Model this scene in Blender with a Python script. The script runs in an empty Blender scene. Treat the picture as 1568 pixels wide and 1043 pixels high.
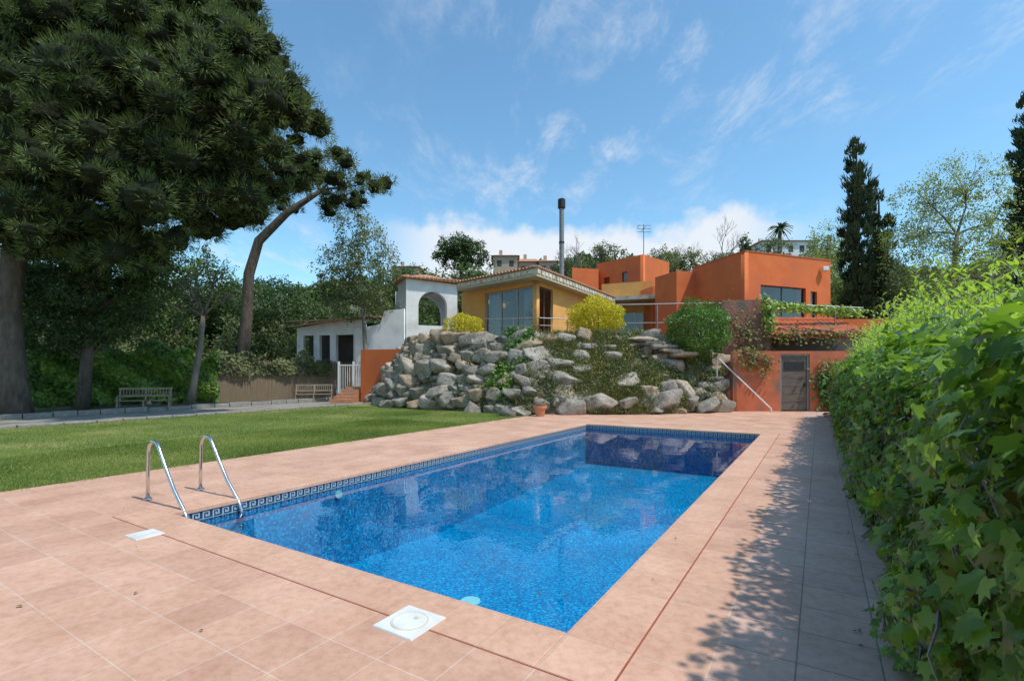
import bpy, bmesh, math, random
import numpy as np
from mathutils import Vector, Matrix
random.seed(5)
rng=np.random.default_rng(7)
sc=bpy.context.scene
COL=sc.collection
TH=math.radians(31.8); CT=math.cos(TH); ST=math.sin(TH); C0=(0.344,3.04)
# ------------------------------------------------------------ materials
def nt(name):
    m=bpy.data.materials.new(name); m.use_nodes=True; n=m.node_tree; n.nodes.clear()
    out=n.nodes.new('ShaderNodeOutputMaterial'); return m,n,out
def N(n,t,**kw):
    a=n.nodes.new(t)
    for k,v in kw.items(): setattr(a,k,v)
    return a
def c4(c): return (c[0],c[1],c[2],1)
def pmat(name,c1,c2,scale=3,rough=.8,bump=.2,bscale=30,c3=None,s3=.5,metal=0,spec=.3,stretch=None,bdist=.02):
    m,n,out=nt(name); L=n.links.new
    tc=N(n,'ShaderNodeTexCoord'); src=tc.outputs['Object']
    if stretch:
        mp=N(n,'ShaderNodeMapping'); mp.inputs['Scale'].default_value=stretch; L(src,mp.inputs[0]); src=mp.outputs[0]
    n1=N(n,'ShaderNodeTexNoise'); n1.inputs['Scale'].default_value=scale; n1.inputs['Detail'].default_value=8; n1.inputs['Roughness'].default_value=.65; L(src,n1.inputs['Vector'])
    r=N(n,'ShaderNodeValToRGB'); r.color_ramp.elements[0].position=.32; r.color_ramp.elements[1].position=.68
    r.color_ramp.elements[0].color=c4(c1); r.color_ramp.elements[1].color=c4(c2); L(n1.outputs[0],r.inputs[0])
    col=r.outputs[0]
    if c3:
        n3=N(n,'ShaderNodeTexNoise'); n3.inputs['Scale'].default_value=s3; n3.inputs['Detail'].default_value=5; L(tc.outputs['Object'],n3.inputs['Vector'])
        r3=N(n,'ShaderNodeValToRGB'); r3.color_ramp.elements[0].position=.5; r3.color_ramp.elements[1].position=.7; L(n3.outputs[0],r3.inputs[0])
        mx=N(n,'ShaderNodeMixRGB'); L(r3.outputs[0],mx.inputs[0]); L(col,mx.inputs[1]); mx.inputs[2].default_value=c4(c3); col=mx.outputs[0]
    b=N(n,'ShaderNodeBsdfPrincipled'); L(col,b.inputs['Base Color']); b.inputs['Roughness'].default_value=rough; b.inputs['Metallic'].default_value=metal; b.inputs['Specular IOR Level'].default_value=spec
    if bump>0:
        n2=N(n,'ShaderNodeTexNoise'); n2.inputs['Scale'].default_value=bscale; n2.inputs['Detail'].default_value=8; L(src,n2.inputs['Vector'])
        bp=N(n,'ShaderNodeBump'); bp.inputs['Strength'].default_value=bump; bp.inputs['Distance'].default_value=bdist; L(n2.outputs[0],bp.inputs['Height']); L(bp.outputs[0],b.inputs['Normal'])
    L(b.outputs[0],out.inputs[0]); return m
def leafmat(name,cd,cm,cl,trans=.3,rough=.5,spec=.3):
    m,n,out=nt(name); L=n.links.new
    at=N(n,'ShaderNodeAttribute'); at.attribute_name='shade'
    r=N(n,'ShaderNodeValToRGB'); e=r.color_ramp.elements; e[0].color=c4(cd); e[1].color=c4(cl); x=e.new(.5); x.color=c4(cm); L(at.outputs['Fac'],r.inputs[0])
    b=N(n,'ShaderNodeBsdfPrincipled'); b.inputs['Roughness'].default_value=rough; b.inputs['Specular IOR Level'].default_value=spec; L(r.outputs[0],b.inputs['Base Color'])
    t=N(n,'ShaderNodeBsdfTranslucent'); hs=N(n,'ShaderNodeMixRGB'); hs.blend_type='MULTIPLY'; hs.inputs[0].default_value=1; L(r.outputs[0],hs.inputs[1]); hs.inputs[2].default_value=(1.5,1.6,.6,1); L(hs.outputs[0],t.inputs[0])
    mx=N(n,'ShaderNodeMixShader'); mx.inputs[0].default_value=trans; L(b.outputs[0],mx.inputs[1]); L(t.outputs[0],mx.inputs[2]); L(mx.outputs[0],out.inputs[0]); return m
def attrmat(name,cols,rough=.9,bump=.7,bscale=7,dirt=(.36,.31,.25)):
    m,n,out=nt(name); L=n.links.new
    at=N(n,'ShaderNodeAttribute'); at.attribute_name='shade'
    r=N(n,'ShaderNodeValToRGB'); e=r.color_ramp.elements; e[0].color=c4(cols[0]); e[1].color=c4(cols[-1])
    for i,c in enumerate(cols[1:-1]): x=e.new((i+1)/(len(cols)-1)); x.color=c4(c)
    L(at.outputs['Fac'],r.inputs[0])
    tc=N(n,'ShaderNodeTexCoord'); n1=N(n,'ShaderNodeTexNoise'); n1.inputs['Scale'].default_value=2.6; n1.inputs['Detail'].default_value=12; n1.inputs['Roughness'].default_value=.75; L(tc.outputs['Object'],n1.inputs['Vector'])
    r2=N(n,'ShaderNodeValToRGB'); r2.color_ramp.elements[0].position=.38; r2.color_ramp.elements[1].position=.56; r2.color_ramp.elements[0].color=c4(dirt); r2.color_ramp.elements[1].color=(1,1,1,1); L(n1.outputs[0],r2.inputs[0])
    mx=N(n,'ShaderNodeMixRGB'); mx.blend_type='MULTIPLY'; mx.inputs[0].default_value=.85; L(r.outputs[0],mx.inputs[1]); L(r2.outputs[0],mx.inputs[2])
    # lichen / ochre staining
    n5=N(n,'ShaderNodeTexNoise'); n5.inputs['Scale'].default_value=1.3; n5.inputs['Detail'].default_value=9; n5.inputs['Roughness'].default_value=.7; L(tc.outputs['Object'],n5.inputs['Vector'])
    r5=N(n,'ShaderNodeValToRGB'); r5.color_ramp.elements[0].position=.52; r5.color_ramp.elements[1].position=.66; L(n5.outputs[0],r5.inputs[0])
    m5=N(n,'ShaderNodeMixRGB'); L(r5.outputs[0],m5.inputs[0]); L(mx.outputs[0],m5.inputs[1]); m5.inputs[2].default_value=(.33,.24,.16,1)
    b=N(n,'ShaderNodeBsdfPrincipled'); b.inputs['Roughness'].default_value=rough; b.inputs['Specular IOR Level'].default_value=.15; L(m5.outputs[0],b.inputs['Base Color'])
    n2=N(n,'ShaderNodeTexNoise'); n2.inputs['Scale'].default_value=bscale; n2.inputs['Detail'].default_value=12; n2.inputs['Roughness'].default_value=.7; L(tc.outputs['Object'],n2.inputs['Vector'])
    bp=N(n,'ShaderNodeBump'); bp.inputs['Strength'].default_value=bump; bp.inputs['Distance'].default_value=.12; L(n2.outputs[0],bp.inputs['Height']); L(bp.outputs[0],b.inputs['Normal'])
    L(b.outputs[0],out.inputs[0]); return m
def tilemat(name,cA,cB,mortar,w=.4,h=.4,off=(0,0,0),ms=.0045):
    m,n,out=nt(name); L=n.links.new
    tc=N(n,'ShaderNodeTexCoord'); mp=N(n,'ShaderNodeMapping'); mp.inputs['Location'].default_value=off; L(tc.outputs['Object'],mp.inputs[0])
    br=N(n,'ShaderNodeTexBrick'); br.offset=0; br.squash=1
    for k,v in (('Scale',1),('Mortar Size',ms),('Mortar Smooth',.3),('Bias',0),('Brick Width',w),('Row Height',h)): br.inputs[k].default_value=v
    br.inputs['Color1'].default_value=c4(cA); br.inputs['Color2'].default_value=c4(cB); br.inputs['Mortar'].default_value=c4(mortar); L(mp.outputs[0],br.inputs['Vector'])
    n1=N(n,'ShaderNodeTexNoise'); n1.inputs['Scale'].default_value=1.1; n1.inputs['Detail'].default_value=10; n1.inputs['Roughness'].default_value=.68; L(tc.outputs['Object'],n1.inputs['Vector'])
    r=N(n,'ShaderNodeValToRGB'); r.color_ramp.elements[0].position=.32; r.color_ramp.elements[0].color=(.80,.74,.70,1); r.color_ramp.elements[1].position=.68; r.color_ramp.elements[1].color=(1.06,1.08,1.10,1); L(n1.outputs[0],r.inputs[0])
    mx=N(n,'ShaderNodeMixRGB'); mx.blend_type='MULTIPLY'; mx.inputs[0].default_value=1; L(br.outputs['Color'],mx.inputs[1]); L(r.outputs[0],mx.inputs[2])
    n4=N(n,'ShaderNodeTexNoise'); n4.inputs['Scale'].default_value=14; n4.inputs['Detail'].default_value=8; n4.inputs['Roughness'].default_value=.7; L(tc.outputs['Object'],n4.inputs['Vector'])
    r4=N(n,'ShaderNodeValToRGB'); r4.color_ramp.elements[0].position=.34; r4.color_ramp.elements[0].color=(.82,.77,.73,1); r4.color_ramp.elements[1].position=.56; L(n4.outputs[0],r4.inputs[0])
    mx2=N(n,'ShaderNodeMixRGB'); mx2.blend_type='MULTIPLY'; mx2.inputs[0].default_value=.85; L(mx.outputs[0],mx2.inputs[1]); L(r4.outputs[0],mx2.inputs[2])
    b=N(n,'ShaderNodeBsdfPrincipled'); b.inputs['Roughness'].default_value=.6; b.inputs['Specular IOR Level'].default_value=.3; L(mx2.outputs[0],b.inputs['Base Color'])
    inv=N(n,'ShaderNodeMath',operation='SUBTRACT'); inv.inputs[0].default_value=1; L(br.outputs['Fac'],inv.inputs[1])
    ad=N(n,'ShaderNodeMath',operation='MULTIPLY_ADD'); L(n4.outputs[0],ad.inputs[0]); ad.inputs[1].default_value=.25; L(inv.outputs[0],ad.inputs[2])
    bp=N(n,'ShaderNodeBump'); bp.inputs['Strength'].default_value=.4; bp.inputs['Distance'].default_value=.004; L(ad.outputs[0],bp.inputs['Height']); L(bp.outputs[0],b.inputs['Normal'])
    L(b.outputs[0],out.inputs[0]); return m
def mosaic(name):
    m,n,out=nt(name); L=n.links.new
    tc=N(n,'ShaderNodeTexCoord'); ad=N(n,'ShaderNodeVectorMath',operation='ADD'); ad.inputs[1].default_value=(.011,.013,.012); L(tc.outputs['Object'],ad.inputs[0])
    sn=N(n,'ShaderNodeVectorMath',operation='SNAP'); sn.inputs[1].default_value=(.027,.027,.027); L(ad.outputs[0],sn.inputs[0])
    wn=N(n,'ShaderNodeTexWhiteNoise'); L(sn.outputs[0],wn.inputs[0])
    r=N(n,'ShaderNodeValToRGB'); e=r.color_ramp.elements; e[0].color=(.0,.12,.30,1); e[1].color=(.0,.46,.68,1)
    for p,c in ((.3,(.0,.19,.40,1)),(.75,(.0,.28,.51,1))): x=e.new(p); x.color=c
    L(wn.outputs[0],r.inputs[0])
    n1=N(n,'ShaderNodeTexNoise'); n1.inputs['Scale'].default_value=.8; n1.inputs['Detail'].default_value=5; L(tc.outputs['Object'],n1.inputs['Vector'])
    r2=N(n,'ShaderNodeValToRGB'); r2.color_ramp.elements[0].position=.3; r2.color_ramp.elements[0].color=(.75,.8,.85,1); r2.color_ramp.elements[1].position=.7; r2.color_ramp.elements[1].color=(1.1,1.1,1.1,1); L(n1.outputs[0],r2.inputs[0])
    mx=N(n,'ShaderNodeMixRGB'); mx.blend_type='MULTIPLY'; mx.inputs[0].default_value=1; L(r.outputs[0],mx.inputs[1]); L(r2.outputs[0],mx.inputs[2])
    b=N(n,'ShaderNodeBsdfPrincipled'); b.inputs['Roughness'].default_value=.6; b.inputs['Specular IOR Level'].default_value=.1; L(mx.outputs[0],b.inputs['Base Color']); L(b.outputs[0],out.inputs[0]); return m
def thinglass(name,tint,ior,rough=.0,bump=0,bscale=3,bdist=.02,extra=0.0):
    m,n,out=nt(name); L=n.links.new
    t=N(n,'ShaderNodeBsdfTransparent'); t.inputs[0].default_value=c4(tint)
    g=N(n,'ShaderNodeBsdfGlossy'); g.inputs['Roughness'].default_value=rough; g.inputs['Color'].default_value=(1,1,1,1)
    f=N(n,'ShaderNodeFresnel'); f.inputs[0].default_value=ior
    a=N(n,'ShaderNodeMath',operation='ADD'); a.use_clamp=True; L(f.outputs[0],a.inputs[0]); a.inputs[1].default_value=extra
    mx=N(n,'ShaderNodeMixShader'); L(a.outputs[0],mx.inputs[0]); L(t.outputs[0],mx.inputs[1]); L(g.outputs[0],mx.inputs[2])
    if bump>0:
        tc=N(n,'ShaderNodeTexCoord'); n2=N(n,'ShaderNodeTexNoise'); n2.inputs['Scale'].default_value=bscale; n2.inputs['Detail'].default_value=3; L(tc.outputs['Object'],n2.inputs['Vector'])
        bp=N(n,'ShaderNodeBump'); bp.inputs['Strength'].default_value=bump; bp.inputs['Distance'].default_value=bdist; L(n2.outputs[0],bp.inputs['Height']); L(bp.outputs[0],g.inputs['Normal']); L(bp.outputs[0],f.inputs['Normal'])
    L(mx.outputs[0],out.inputs[0]); return m
# ------------------------------------------------------------ mesh helpers
def empty(name,loc=(0,0,0)):
    e=bpy.data.objects.new(name,None); e.empty_display_size=.3; COL.objects.link(e); return e
class MB:
    def __init__(s): s.v=[];s.f=[];s.m=[]
    def add(s,vs,fs,mi=0):
        o=len(s.v); s.v+=[tuple(v) for v in vs]; s.f+=[tuple(i+o for i in f) for f in fs]; s.m+=[mi]*len(fs)
    def obox(s,p,a,b,c,mi=0):
        p,a,b,c=[Vector(q) for q in (p,a,b,c)]
        vs=[p,p+a,p+a+b,p+b,p+c,p+a+c,p+a+b+c,p+b+c]
        s.add(vs,[(0,3,2,1),(4,5,6,7),(0,1,5,4),(1,2,6,5),(2,3,7,6),(3,0,4,7)],mi)
    def box(s,x0,y0,z0,x1,y1,z1,mi=0): s.obox((x0,y0,z0),(x1-x0,0,0),(0,y1-y0,0),(0,0,z1-z0),mi)
    def prism(s,poly,z0,z1,mi=0):
        n=len(poly); vs=[(x,y,z0) for x,y in poly]+[(x,y,z1) for x,y in poly]
        s.add(vs,[tuple(range(n))[::-1],tuple(range(n,2*n))]+[(i,(i+1)%n,n+(i+1)%n,n+i) for i in range(n)],mi)
    def quad(s,a,b,c,d,mi=0): s.add([a,b,c,d],[(0,1,2,3)],mi)
    def tube(s,pts,rads,n=8,mi=0):
        pts=[Vector(p) for p in pts]
        if not hasattr(rads,'__len__'): rads=[rads]*len(pts)
        vs=[];up=None
        for i,p in enumerate(pts):
            d=(pts[min(i+1,len(pts)-1)]-pts[max(i-1,0)])
            if d.length<1e-6: d=Vector((0,0,1))
            d.normalize()
            if up is None: up=Vector((1,0,0)) if abs(d.x)<.8 else Vector((0,1,0))
            x=up-d*up.dot(d)
            if x.length<1e-4: x=d.orthogonal()
            x.normalize(); up=x; y=d.cross(x)
            for k in range(n):
                a=2*math.pi*k/n; vs.append(p+(x*math.cos(a)+y*math.sin(a))*rads[i])
        fs=[]
        for i in range(len(pts)-1):
            for k in range(n): fs.append((i*n+k,i*n+(k+1)%n,(i+1)*n+(k+1)%n,(i+1)*n+k))
        fs.append(tuple(range(n))[::-1]); fs.append(tuple(range((len(pts)-1)*n,len(pts)*n)))
        s.add(vs,fs,mi)
    def obj(s,name,mats,parent=None,smooth=False,pool=False,bevel=0,recalc=True):
        me=bpy.data.meshes.new(name); me.from_pydata(s.v,[],s.f)
        for m in mats: me.materials.append(m)
        me.polygons.foreach_set('material_index',s.m)
        if smooth: me.polygons.foreach_set('use_smooth',[True]*len(s.f))
        if recalc:
            bm=bmesh.new(); bm.from_mesh(me); bmesh.ops.recalc_face_normals(bm,faces=bm.faces); bm.to_mesh(me); bm.free()
        me.update()
        o=bpy.data.objects.new(name,me); COL.objects.link(o)
        if pool: o.location=(C0[0],C0[1],0); o.rotation_euler=(0,0,-TH)
        if parent: o.parent=parent
        if bevel:
            b=o.modifiers.new('bevel','BEVEL'); b.width=bevel; b.segments=2; b.limit_method='ANGLE'
        return o
def npmesh(name,V,F,shade,mat,parent=None,pool=False,smooth=False):
    me=bpy.data.meshes.new(name); nv=len(V); nf=len(F); k=F.shape[1]
    me.vertices.add(nv); me.vertices.foreach_set('co',V.astype(np.float32).ravel())
    me.loops.add(nf*k); me.loops.foreach_set('vertex_index',F.astype(np.int32).ravel())
    me.polygons.add(nf); me.polygons.foreach_set('loop_start',np.arange(0,nf*k,k,dtype=np.int32)); 
    if smooth: me.polygons.foreach_set('use_smooth',np.ones(nf,bool))
    me.update(calc_edges=True); me.validate()
    a=me.attributes.new('shade','FLOAT','POINT'); a.data.foreach_set('value',shade.astype(np.float32))
    me.materials.append(mat); o=bpy.data.objects.new(name,me); COL.objects.link(o)
    if pool: o.location=(C0[0],C0[1],0); o.rotation_euler=(0,0,-TH)
    if parent: o.parent=parent
    return o
def scatter(name,T,P,R,S,shade,mat,parent=None,pool=False):
    tv,tf=T; tv=np.array(tv,float); tf=np.array(tf); n=len(P); k=len(tv)
    S=np.broadcast_to(np.asarray(S,float),(n,)) if np.ndim(S)<2 else S
    if np.ndim(S)==1: loc=tv[None]*S[:,None,None]
    else: loc=tv[None]*S[:,None,:]
    V=np.einsum('nij,nkj->nki',R,loc)+P[:,None,:]
    F=(tf[None]+k*np.arange(n)[:,None,None]).reshape(-1,3)
    return npmesh(name,V.reshape(-1,3),F,np.repeat(np.clip(shade,0,1),k),mat,parent,pool)
def nrm(a): return a/np.maximum(np.linalg.norm(a,axis=-1,keepdims=True),1e-6)
def frames(T,Nn):
    y=nrm(T); z=Nn-(Nn*y).sum(1,keepdims=True)*y; z=nrm(z); x=np.cross(y,z); return np.stack([x,y,z],axis=2)
def dirs(n): return nrm(rng.normal(size=(n,3)))
NEEDLE=([(-.5,0,0),(.5,0,0),(0,1,0)],[(0,1,2)])
LEAF=([(0,0,0),(-.3,.45,.06),(0,1,-.05),(.3,.45,.06),(0,.5,-.04)],[(0,4,1),(1,4,2),(0,3,4),(3,2,4)])
_o=[(0,0),(.28,-.1),(.52,.12),(.34,.34),(.5,.68),(.2,.62),(0,1.05),(-.2,.62),(-.5,.68),(-.34,.34),(-.52,.12),(-.28,-.1)]
IVY=([(x,y,-.12*(abs(x)+abs(y-.4))+.02*((i%2))) for i,(x,y) in enumerate(_o)]+[(0,.3,.03)],[(i,(i+1)%12,12) for i in range(12)])
LANCE=([(0,0,0),(-.15,.3,.04),(-.15,.65,0),(0,1,-.18),(.15,.65,0),(.15,.3,.04),(0,.33,-.02),(0,.66,-.07)],
       [(0,6,1),(0,5,6),(1,6,7),(1,7,2),(5,7,6),(5,4,7),(2,7,3),(7,4,3)])
def icos(sub):
    bm=bmesh.new(); bmesh.ops.create_icosphere(bm,subdivisions=sub,radius=1); a=np.array([v.co[:] for v in bm.verts]); b=np.array([[v.index for v in f.verts] for f in bm.faces]); bm.free(); return a,b
ico,icf=icos(4); ico3,icf3=icos(3)
# ------------------------------------------------------------ materials list
M_tile=tilemat('terrace_tile',(.70,.425,.30),(.60,.355,.25),(.70,.53,.42))
M_path=tilemat('path_tile',(.66,.44,.345),(.57,.385,.31),(.30,.22,.18),ms=.005)
M_cope=tilemat('coping_tile',(.72,.44,.31),(.66,.395,.275),(.56,.38,.28),w=.4,h=.4)
M_groove=pmat('groove_red',(.30,.07,.04),(.38,.10,.06),8)
M_mos=mosaic('pool_mosaic')
M_band=pmat('band_blue',(.012,.04,.11),(.018,.07,.17),40,rough=.3)
M_key=pmat('band_pale',(.30,.37,.41),(.40,.46,.48),30,rough=.4,bump=.05)
M_white=pmat('white_ceramic',(.66,.66,.63),(.78,.78,.75),6,rough=.4,bump=.05,c3=(.6,.58,.52),s3=4)
M_water=thinglass('pool_water',(.55,.93,1.0),1.33,0.0,bump=.10,bscale=2.2,bdist=.03,extra=.0)
M_steel=pmat('stainless_steel',(.55,.56,.57),(.68,.68,.68),10,rough=.18,bump=.02,metal=1)
M_grass=pmat('lawn_grass',(.11,.155,.032),(.175,.22,.05),2.2,rough=.9,bump=.6,bscale=60,c3=(.29,.27,.10),s3=.45)
M_earth=pmat('earth',(.16,.13,.085),(.25,.20,.13),1.5,rough=1,bump=.6,bscale=8,c3=(.09,.12,.04),s3=.5,bdist=.05)
M_gravel=pmat('gravel_path',(.24,.22,.19),(.34,.31,.27),4,rough=.95,bump=.5,bscale=60,c3=(.16,.13,.09),s3=.7)
M_kerb=pmat('kerb_stone',(.20,.19,.17),(.32,.30,.27),5,rough=.95,bump=.5,bscale=20)
M_hill=pmat('hill_ground',(.06,.08,.035),(.12,.14,.06),.2,rough=1,bump=.5,bscale=1,c3=(.2,.17,.12),s3=.05)
M_bark=pmat('bark',(.065,.05,.04),(.15,.12,.095),6,rough=.95,bump=1,bscale=14,stretch=(1,1,.3),bdist=.05)
M_barkg=pmat('bark_grey',(.13,.115,.10),(.27,.235,.20),6,rough=.95,bump=.8,bscale=18,stretch=(1,1,.3))
M_pineA=leafmat('pine_needles',(.042,.062,.022),(.098,.135,.042),(.185,.225,.075),.2,.6)
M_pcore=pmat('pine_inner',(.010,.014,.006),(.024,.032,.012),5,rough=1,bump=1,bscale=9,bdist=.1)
M_dark=leafmat('foliage_dark',(.022,.044,.014),(.05,.088,.025),(.10,.15,.045),.25,.45)
M_mid=leafmat('foliage_mid',(.045,.07,.022),(.085,.13,.04),(.15,.20,.065),.3,.5)
M_olive=leafmat('foliage_olive',(.075,.088,.042),(.135,.16,.07),(.22,.245,.11),.3,.5)
M_spring=leafmat('foliage_spring',(.16,.20,.06),(.26,.31,.10),(.36,.40,.15),.4,.5)
M_cyp=leafmat('cypress_foliage',(.018,.035,.016),(.04,.065,.028),(.075,.11,.045),.1,.6)
M_ivy=leafmat('ivy_leaves',(.065,.13,.02),(.14,.25,.035),(.26,.39,.075),.42,.35,.4)
M_ivydry=leafmat('ivy_older_leaves',(.14,.095,.045),(.22,.21,.06),(.32,.32,.09),.35,.5)
M_laurel=leafmat('shrub_leaves',(.15,.25,.04),(.28,.41,.07),(.43,.54,.12),.42,.35,.4)
M_yel=leafmat('yellow_bush_leaves',(.26,.24,.012),(.54,.45,.02),(.72,.61,.05),.25,.5)
M_bg=leafmat('bush_green_leaves',(.04,.10,.02),(.09,.18,.037),(.17,.29,.07),.3,.4)
M_drygrass=leafmat('slope_grass_blades',(.10,.11,.04),(.17,.18,.07),(.30,.26,.13),.3,.7)
M_lawnblade=leafmat('lawn_blades',(.10,.15,.028),(.185,.24,.05),(.34,.34,.11),.35,.7)
M_rock=attrmat('limestone_rock',[(.25,.24,.215),(.37,.34,.30),(.46,.42,.365),(.46,.345,.245),(.53,.48,.41)])
M_red=pmat('red_orange_render',(.60,.145,.045),(.70,.185,.06),1.2,rough=.9,bump=.15,bscale=40,c3=(.52,.14,.06),s3=.6)
M_redold=pmat('weathered_red_wall',(.46,.12,.06),(.60,.17,.08),2,rough=.95,bump=.3,bscale=20,c3=(.24,.14,.10),s3=1.1)
M_mauve=pmat('mauve_stone_wall',(.24,.11,.09),(.36,.17,.12),3,rough=.95,bump=.6,bscale=12,c3=(.16,.13,.10),s3=1.6,bdist=.05)
M_ochre=pmat('ochre_render',(.68,.33,.09),(.76,.40,.13),1.5,rough=.9,bump=.12,bscale=40,c3=(.6,.33,.14),s3=.9)
M_cream=pmat('cream_fascia',(.55,.48,.36),(.72,.66,.52),3,rough=.85,bump=.2,c3=(.36,.30,.22),s3=2)
M_soffit=pmat('soffit',(.45,.38,.28),(.55,.46,.34),2,rough=.9)
M_rtile=pmat('roof_tile',(.38,.16,.09),(.55,.28,.16),5,rough=.9,bump=.4,c3=(.3,.24,.18),s3=1.5)
M_wwall=pmat('whitewash',(.70,.70,.69),(.80,.80,.79),2,rough=.9,bump=.15,bscale=25,c3=(.58,.57,.55),s3=.8)
M_frame=pmat('window_frame',(.05,.045,.042),(.08,.07,.065),5,rough=.5,bump=0)
M_lframe=pmat('sliding_frame',(.30,.29,.27),(.38,.37,.35),5,rough=.5,bump=0)
M_wframe=pmat('white_frame',(.65,.65,.63),(.75,.75,.73),5,rough=.5,bump=0)
M_glass=thinglass('window_glass',(.5,.55,.55),1.45,0.0,bump=.04,bscale=1.2,bdist=.05,extra=.05)
M_inside_and_shade=pmat('interior_wall_and_recess_shade',(.09,.08,.07),(.13,.11,.10),1)  # dark interiors; also paints the awning shadow on the lower storey
M_curt=pmat('curtain',(.55,.53,.5),(.66,.64,.6),3,stretch=(6,6,.2))
M_grey=pmat('grey_metal',(.20,.20,.20),(.30,.30,.29),6,rough=.5,bump=.05,metal=.4)
M_black=pmat('black_metal',(.02,.02,.02),(.04,.04,.04),6,rough=.6)
M_wood=pmat('weathered_wood',(.20,.15,.105),(.36,.29,.22),3,rough=.9,bump=.4,stretch=(1,1,12))
M_fence=pmat('dark_plank_fence',(.07,.055,.045),(.13,.10,.08),3,rough=.95,bump=.4)
M_reed=pmat('reed_fence',(.18,.13,.09),(.32,.25,.17),3,rough=.95,bump=.6,stretch=(20,20,.5))
M_door=pmat('brown_wood_door',(.11,.08,.065),(.20,.155,.125),4,rough=.85,bump=.4,stretch=(1,1,6))
M_terra=pmat('terracotta_pot',(.5,.2,.1),(.6,.27,.14),8,rough=.85)
M_brown=pmat('distant_wall_brown',(.40,.29,.21),(.5,.38,.28),1)
# ------------------------------------------------------------ world + sun
EL=math.radians(60); AZ=math.atan2(.883,-.468)
w=bpy.data.worlds.new('World'); sc.world=w; w.use_nodes=True; n=w.node_tree; n.nodes.clear(); L=n.links.new
out=N(n,'ShaderNodeOutputWorld'); bg=N(n,'ShaderNodeBackground'); bg.inputs[1].default_value=.15
sky=N(n,'ShaderNodeTexSky'); sky.sky_type='NISHITA'; sky.sun_disc=False; sky.sun_elevation=EL; sky.sun_rotation=AZ; sky.air_density=1.0; sky.dust_density=.6; sky.ozone_density=1.5
tint=N(n,'ShaderNodeMixRGB'); tint.blend_type='MULTIPLY'; tint.inputs[0].default_value=1; L(sky.outputs[0],tint.inputs[1]); tint.inputs[2].default_value=(1.02,1.40,1.42,1)
tc=N(n,'ShaderNodeTexCoord'); sp=N(n,'ShaderNodeSeparateXYZ'); L(tc.outputs['Generated'],sp.inputs[0])
def M(op,a,b=None,c=None,clamp=False):
    q=N(n,'ShaderNodeMath',operation=op); q.use_clamp=clamp
    for i,v in enumerate((a,b,c)):
        if v is None: continue
        if isinstance(v,(int,float)): q.inputs[i].default_value=v
        else: L(v,q.inputs[i])
    return q.outputs[0]
zz=M('MAXIMUM',sp.outputs[2],0.0); den=M('ADD',zz,.12)
cx=M('DIVIDE',sp.outputs[0],den); cy=M('DIVIDE',sp.outputs[1],den)
cb=N(n,'ShaderNodeCombineXYZ'); L(cx,cb.inputs[0]); L(cy,cb.inputs[1])
mp=N(n,'ShaderNodeMapping'); mp.inputs['Location'].default_value=(.35,.2,0); mp.inputs['Rotation'].default_value=(0,0,math.radians(-35)); mp.inputs['Scale'].default_value=(2.0,1.0,1); L(cb.outputs[0],mp.inputs[0])
n1=N(n,'ShaderNodeTexNoise'); n1.inputs['Scale'].default_value=2.4; n1.inputs['Detail'].default_value=13; n1.inputs['Roughness'].default_value=.68; n1.inputs['Distortion'].default_value=.3; L(mp.outputs[0],n1.inputs['Vector'])
n1b=N(n,'ShaderNodeTexNoise'); n1b.inputs['Scale'].default_value=.8; n1b.inputs['Detail'].default_value=2; L(cb.outputs[0],n1b.inputs['Vector'])
mr=N(n,'ShaderNodeMapRange',interpolation_type='SMOOTHSTEP'); L(n1.outputs[0],mr.inputs[0]); mr.inputs[1].default_value=.46; mr.inputs[2].default_value=.82
mr2=N(n,'ShaderNodeMapRange',interpolation_type='SMOOTHSTEP'); L(n1b.outputs[0],mr2.inputs[0]); mr2.inputs[1].default_value=.36; mr2.inputs[2].default_value=.6
cir=M('MULTIPLY',mr.outputs[0],mr2.outputs[0])
n2=N(n,'ShaderNodeTexNoise'); n2.inputs['Scale'].default_value=9; n2.inputs['Detail'].default_value=7; n2.inputs['Roughness'].default_value=.55; L(tc.outputs['Generated'],n2.inputs['Vector'])
e1=M('ADD',sp.outputs[2],M('MULTIPLY',M('SUBTRACT',n2.outputs[0],.5),.15))
m3=N(n,'ShaderNodeMapRange',interpolation_type='SMOOTHSTEP'); L(e1,m3.inputs[0]); m3.inputs[1].default_value=.295; m3.inputs[2].default_value=.26
ax=M('ABSOLUTE',M('SUBTRACT',sp.outputs[0],.13))
m4=N(n,'ShaderNodeMapRange',interpolation_type='SMOOTHSTEP'); L(ax,m4.inputs[0]); m4.inputs[1].default_value=.42; m4.inputs[2].default_value=.25
bank=M('MULTIPLY',m3.outputs[0],m4.outputs[0])
tot=M('MAXIMUM',M('MULTIPLY',cir,.75),M('MULTIPLY',bank,.9),clamp=True)
mx=N(n,'ShaderNodeMixRGB'); L(tot,mx.inputs[0]); L(tint.outputs[0],mx.inputs[1]); mx.inputs[2].default_value=(5.9,6.1,6.4,1)
L(mx.outputs[0],bg.inputs[0]); L(bg.outputs[0],out.inputs[0])
sd=bpy.data.lights.new('sun','SUN'); sd.energy=3.7; sd.angle=math.radians(1.2); sd.color=(1,.955,.88)
so=bpy.data.objects.new('sun',sd); COL.objects.link(so)
tosun=Vector((math.sin(AZ)*math.cos(EL),math.cos(AZ)*math.cos(EL),math.sin(EL)))
so.rotation_euler=tosun.to_track_quat('Z','Y').to_euler(); so.location=(20,-10,30)
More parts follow.
